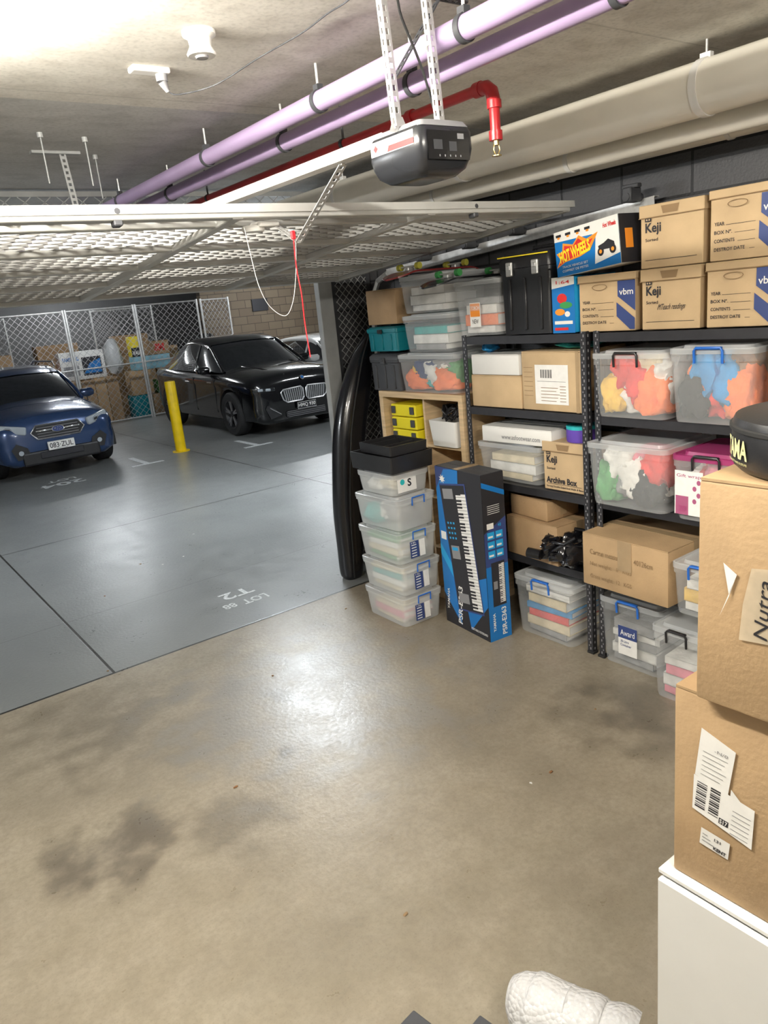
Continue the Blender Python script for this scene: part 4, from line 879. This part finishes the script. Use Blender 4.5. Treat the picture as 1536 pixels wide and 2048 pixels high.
b=MB();b.box((0,-.055,.455),(.38,.014,.12),0,bev=.004);b.text("HMQ 930",-.17,.17,.42,.49,-.064,1,.01);ring2(b,[(-.185,.40),(.185,.40),(.185,.51),(-.185,.51)],-.062,.003,0,1);b.obj("number_plate",[INK,PAPER],bm)
b=MB();b.rev([(.001,.0),(.04,0),(.04,.006),(.001,.008)],20,0);b.rev([(.001,.009),(.028,.009)],20,1,cap0=False);o=b.obj("badge",[CHROME,BLUEB],bm,(0,.0,.92),(R(60),0,0))
for s in(-1,1): b=MB();b.tube([(s*.30,.08,1.0),(s*.42,.6,1.105),(s*.50,1.25,1.16)],.012,6);b.obj("bonnet_crease",BPAINT,bm,smooth=60)
UP_=M("blue_car_paint",(.03,.065,.17),.22,coat=1.,metal=.3)
VS=[(0,.60,.30,.70,.76),(.06,.76,.24,.80,.88),(.25,.86,.22,.86,.96),(.85,.90,.22,.93,1.05),(1.35,.90,.22,.97,1.09),(2.2,.90,.22,1.0,1.10),(3.2,.90,.22,1.03,1.11),(3.9,.88,.24,1.05,1.12),(4.3,.84,.28,1.02,1.08),(4.46,.70,.36,.95,.97)]
VG=[(1.15,1.0,1.04,.78,.74),(1.5,1.02,1.25,.82,.70),(2.0,1.02,1.48,.83,.66),(2.5,1.02,1.55,.83,.65),(3.3,1.03,1.54,.82,.63),(3.9,1.04,1.46,.80,.60),(4.25,1.04,1.22,.78,.60),(4.36,1.04,1.08,.74,.60)]
su=car("blue_hatchback","metallic blue crossover hatchback with dark grille",(2.67,11.75,0),VS,VG,UP_,.83,(.86,3.50),.345,clad=True)
b=MB();P=[(-.30,.60),(-.38,.70),(-.30,.80),(.30,.80),(.38,.70),(.30,.60)];b.poly(P,-.012,0);ring2(b,P,-.02,.010,0,1)
for k in range(4): b.box((0,-.018,.635+.04*k),(.58,.008,.008),2)
b.box((-.2,-.03,.715),(.22,.014,.025),1,bev=.005);b.box((.2,-.03,.715),(.22,.014,.025),1,bev=.005)
b.add([(.085*math.cos(a),-.036,.715+.045*math.sin(a)) for a in[2*math.pi*i/20 for i in range(20)]],[tuple(range(20))],3)
ring2(b,[(.085*math.cos(a),.715+.045*math.sin(a)) for a in[2*math.pi*i/20 for i in range(20)]],-.038,.006,0,1)
for (x,z,r_) in((-.04,.722,.012),(.0,.735,.007),(.03,.73,.007),(.045,.715,.007),(.02,.70,.007),(-.01,.705,.007)): b.ell(x,z,r_,r_*.8,-.042,1,8)
b.obj("grille",[TRIMB,CHROME,MGREY,NAVY],su,smooth=50)
for s in(-1,1):
    b=MB();b.M=Matrix.Translation((s*.60,.06,.775))@Matrix.Rotation(s*R(26),4,'Z')@Matrix.Rotation(s*R(-10),4,'Y')
    b.box((0,0,0),(.38,.07,.12),0,bev=.025,seg=3);b.box((-.05,-.03,0),(.10,.02,.07),1,bev=.02);b.obj("headlight",[LENS,TRIMB],su,smooth=50)
    b=MB();b.poly([(s*.42,.36),(s*.62,.34),(s*.68,.50),(s*.60,.58),(s*.46,.50)],-.015,0);b.ell(s*.56,.44,.035,.035,-.03,1);b.obj("fog_light",[TRIMB,LENS],su)
    b=MB();b.tube([(s*.62,2.0,1.53),(s*.63,2.15,1.60),(s*.63,3.5,1.60),(s*.62,3.7,1.52)],.014,8);b.obj("roof_rail",MGREY,su,smooth=50)
b=MB();b.box((0,-.005,.33),(1.10,.05,.20),0,bev=.03,seg=2);b.box((0,-.03,.36),(.62,.02,.10),1,bev=.01);b.obj("lower_bumper",[TRIMB,INK],su)
b=MB();b.box((0,-.045,.48),(.38,.012,.13),0,bev=.004);b.text("083·ZUL",-.165,.165,.445,.52,-.053,1,.01);b.text("QUEENSLAND",-.08,.08,.425,.435,-.053,1,.0);ring2(b,[(-.185,.418),(.185,.418),(.185,.542),(-.185,.542)],-.05,.002,0,1);b.obj("number_plate",[PAPER,INK],su)
WPAINT=M("white_car_paint",(.75,.75,.74),.15,coat=1.)
wc=car("white_sedan","white sedan parked beyond the black SUV",(9.5,12.3,0),[(a,w_*.97,zb,be-.02,tp-.04) for a,w_,zb,be,tp in VS],[(y,zb-.03,max(zb-.03,zt-.1),wb,wt) for y,zb,zt,wb,wt in VG],WPAINT,.80,(.86,3.50),.33)
# ------------------------------------------------------------------ storage cages
MESHG=M("cage_wire",(.45,.45,.45),.45,metal=.5)
def cage(x,w_,y,rz=0,h=2.5):
    e=emp("storage_cage_panel","galvanised chain link storage cage panel","mesh panel",(x,y,0),rz,"chain link cage panels")
    b=MB();b.M=Matrix.Translation((0,0,.05));b.lattice(w_,h-.1,.14,.14,.007);b.obj("wire_mesh",MESHG,e)
    b=MB()
    for xx in(0,w_): b.cyl((xx,0,0),(xx,0,h),.024,10)
    for z in(.05,h*.5,h-.03): b.cyl((0,0,z),(w_,0,z),.018,8)
    b.obj("panel_frame",GALV,e,smooth=50)
for x in(1.5,3.0,4.5,6.0): cage(x,1.45,17.0)
cage(7.55,.9,17.0,R(20));cage(3.3,1.5,18.3,R(70));cage(5.6,1.5,19.0)
def tvb(b,w,d,h):
    y=-d/2-.003;b.rect(-w*.02,w*.42,h*.12,h*.78,y,0);b.poly([(0,h*.2),(w*.4,h*.2),(w*.4,h*.7),(w*.15,h*.55)],y-.001,1);b.text("SAMSUNG",-w*.44,-w*.08,h*.68,h*.82,y,1,.02);b.rect(-w*.44,-w*.1,h*.15,h*.5,y,2)
for i,(x0,x1) in enumerate(((4.38,4.62),(4.63,4.90),(4.91,5.15),(5.16,5.42))):
    carton(0,x1-x0,0,1.02-.02*(i%2),"tall narrow brown carton inside the storage cage",loc=((x0+x1)/2,17.5,0),rz=0,d=.4,mat=CARD3 if i%2 else CARD,group="tall cage cartons")
carton(0,.95,0,.60,"white flat television box lying on tall cartons",loc=(4.75,17.5,1.025),rz=0,d=.30,mat=WHITE,tape=False,name="television_box",gfx=tvb,gm=[INK,BLUEB,MGREY])
carton(0,.62,0,.45,"brown carton in the storage cage",loc=(3.95,17.6,0),rz=0,mat=CARD2);carton(0,.62,0,.5,"brown carton stacked in the storage cage",loc=(3.9,17.6,.455),rz=0,mat=CARD)
b=MB();b.blob((0,0,.2),(.25,.18,.22),0,2,.3,clamp=((-1,1),(-1,1),(0,1)));tag(b.obj("orange_cushion",FAB['orange'],None,(3.95,17.6,.958),smooth=60),"orange cushion on top of stored cartons","cushion")
for i,(x,y,z,w_,h_) in enumerate(((3.0,17.8,0,.8,.7),(3.1,17.8,.705,.6,.6),(3.15,17.8,1.31,.5,.4),(4.5,18.4,0,1.0,1.3),(4.5,18.4,1.305,.9,.5),(6.1,18.4,0,1.1,1.4),(6.2,18.4,1.405,.8,.45),(7.0,18.4,0,.6,1.5))):
    carton(0,w_,0,h_,"brown stored carton stacked within the cage",loc=(x,y,z),rz=0,d=.4,mat=(CARD3,CARD)[i%2],group="cage storage cartons")
carton(0,.42,0,.50,"teal plastic crate in the storage cage",loc=(5.9,17.5,0),rz=0,mat=TEAL,tape=False,name="plastic_crate");carton(0,.9,0,.48,"brown carton low in the storage cage",loc=(6.62,17.5,0),rz=0,mat=CARD3)
carton(0,.5,0,.3,"green crate on a stored carton",loc=(6.6,17.5,.485),rz=0,mat=GREENP,tape=False,name="plastic_crate");carton(0,.5,0,.55,"brown carton over a teal crate",loc=(5.96,17.5,.505),rz=0,mat=CARD,d=.35)
carton(0,.85,0,.30,"light blue storage box on stored cartons",loc=(6.3,17.5,1.06),rz=0,mat=M("pale_blue_plastic",(.25,.5,.6),.5),tape=False,name="storage_box",d=.35)
def g3m(b,w,d,h): b.text("3M",-w*.1,w*.3,h*.25,h*.8,-d/2-.003,0,.05)
carton(0,.60,0,.30,"brown carton with bold red lettering",loc=(6.45,17.5,1.365),rz=0,mat=CARD3,tape=False,gfx=g3m,gm=[REDB],d=.33)
def gv(b,w,d,h): b.text("VAIA",-w*.42,w*.42,h*.08,h*.3,-d/2-.003,0,.03);b.rect(-w*.5,w*.5,h*.0,h*.45,-d/2-.002,1)
carton(0,.24,0,.45,"small black box with yellow label and lettering",loc=(5.99,17.5,1.365),rz=0,mat=YELPR,tape=False,gfx=gv,gm=[PAPER,INK],d=.25)
b=MB();b.blob((0,0,.35),(.20,.18,.38),0,9,.3,clamp=((-.22,.22),(-.2,.2),(0,1)));tag(b.obj("plastic_sack",M("clear_sack",(.6,.62,.63),.3,alpha=.8),None,(5.50,17.6,1.03),smooth=60),"bulging clear plastic sack in the cage","sack")
b=MB();b.box((0,0,.5),(.7,.4,1.0),0,bev=.02);b.box((0,0,1.2),(.5,.35,.4),0,bev=.02);tag(b.obj("storage_chest",DGREY,None,(7.6,17.7,0)),"dark storage chest stacked beside the cage","chest")
b=MB()
for k in range(4): b.blob((-.25+.17*k,0,.1+.05*(k%2)),(.2,.16,.14),0,k,.4,clamp=((-1,1),(-1,1),(0,1)))
tag(b.obj("dark_bundle",FAB['black'],None,(7.6,17.7,1.405),smooth=60),"dark fabric bundle piled on stored trunks","bundle")
b=MB();b.box((0,0,0),(.45,.04,.3),0);tag(b.obj("wall_vent",INK,None,(9.6,17.97,2.25)),"dark rectangular vent opening in block wall","vent")
SC.view_settings.view_transform='Standard'
SC.view_settings.exposure=0.12
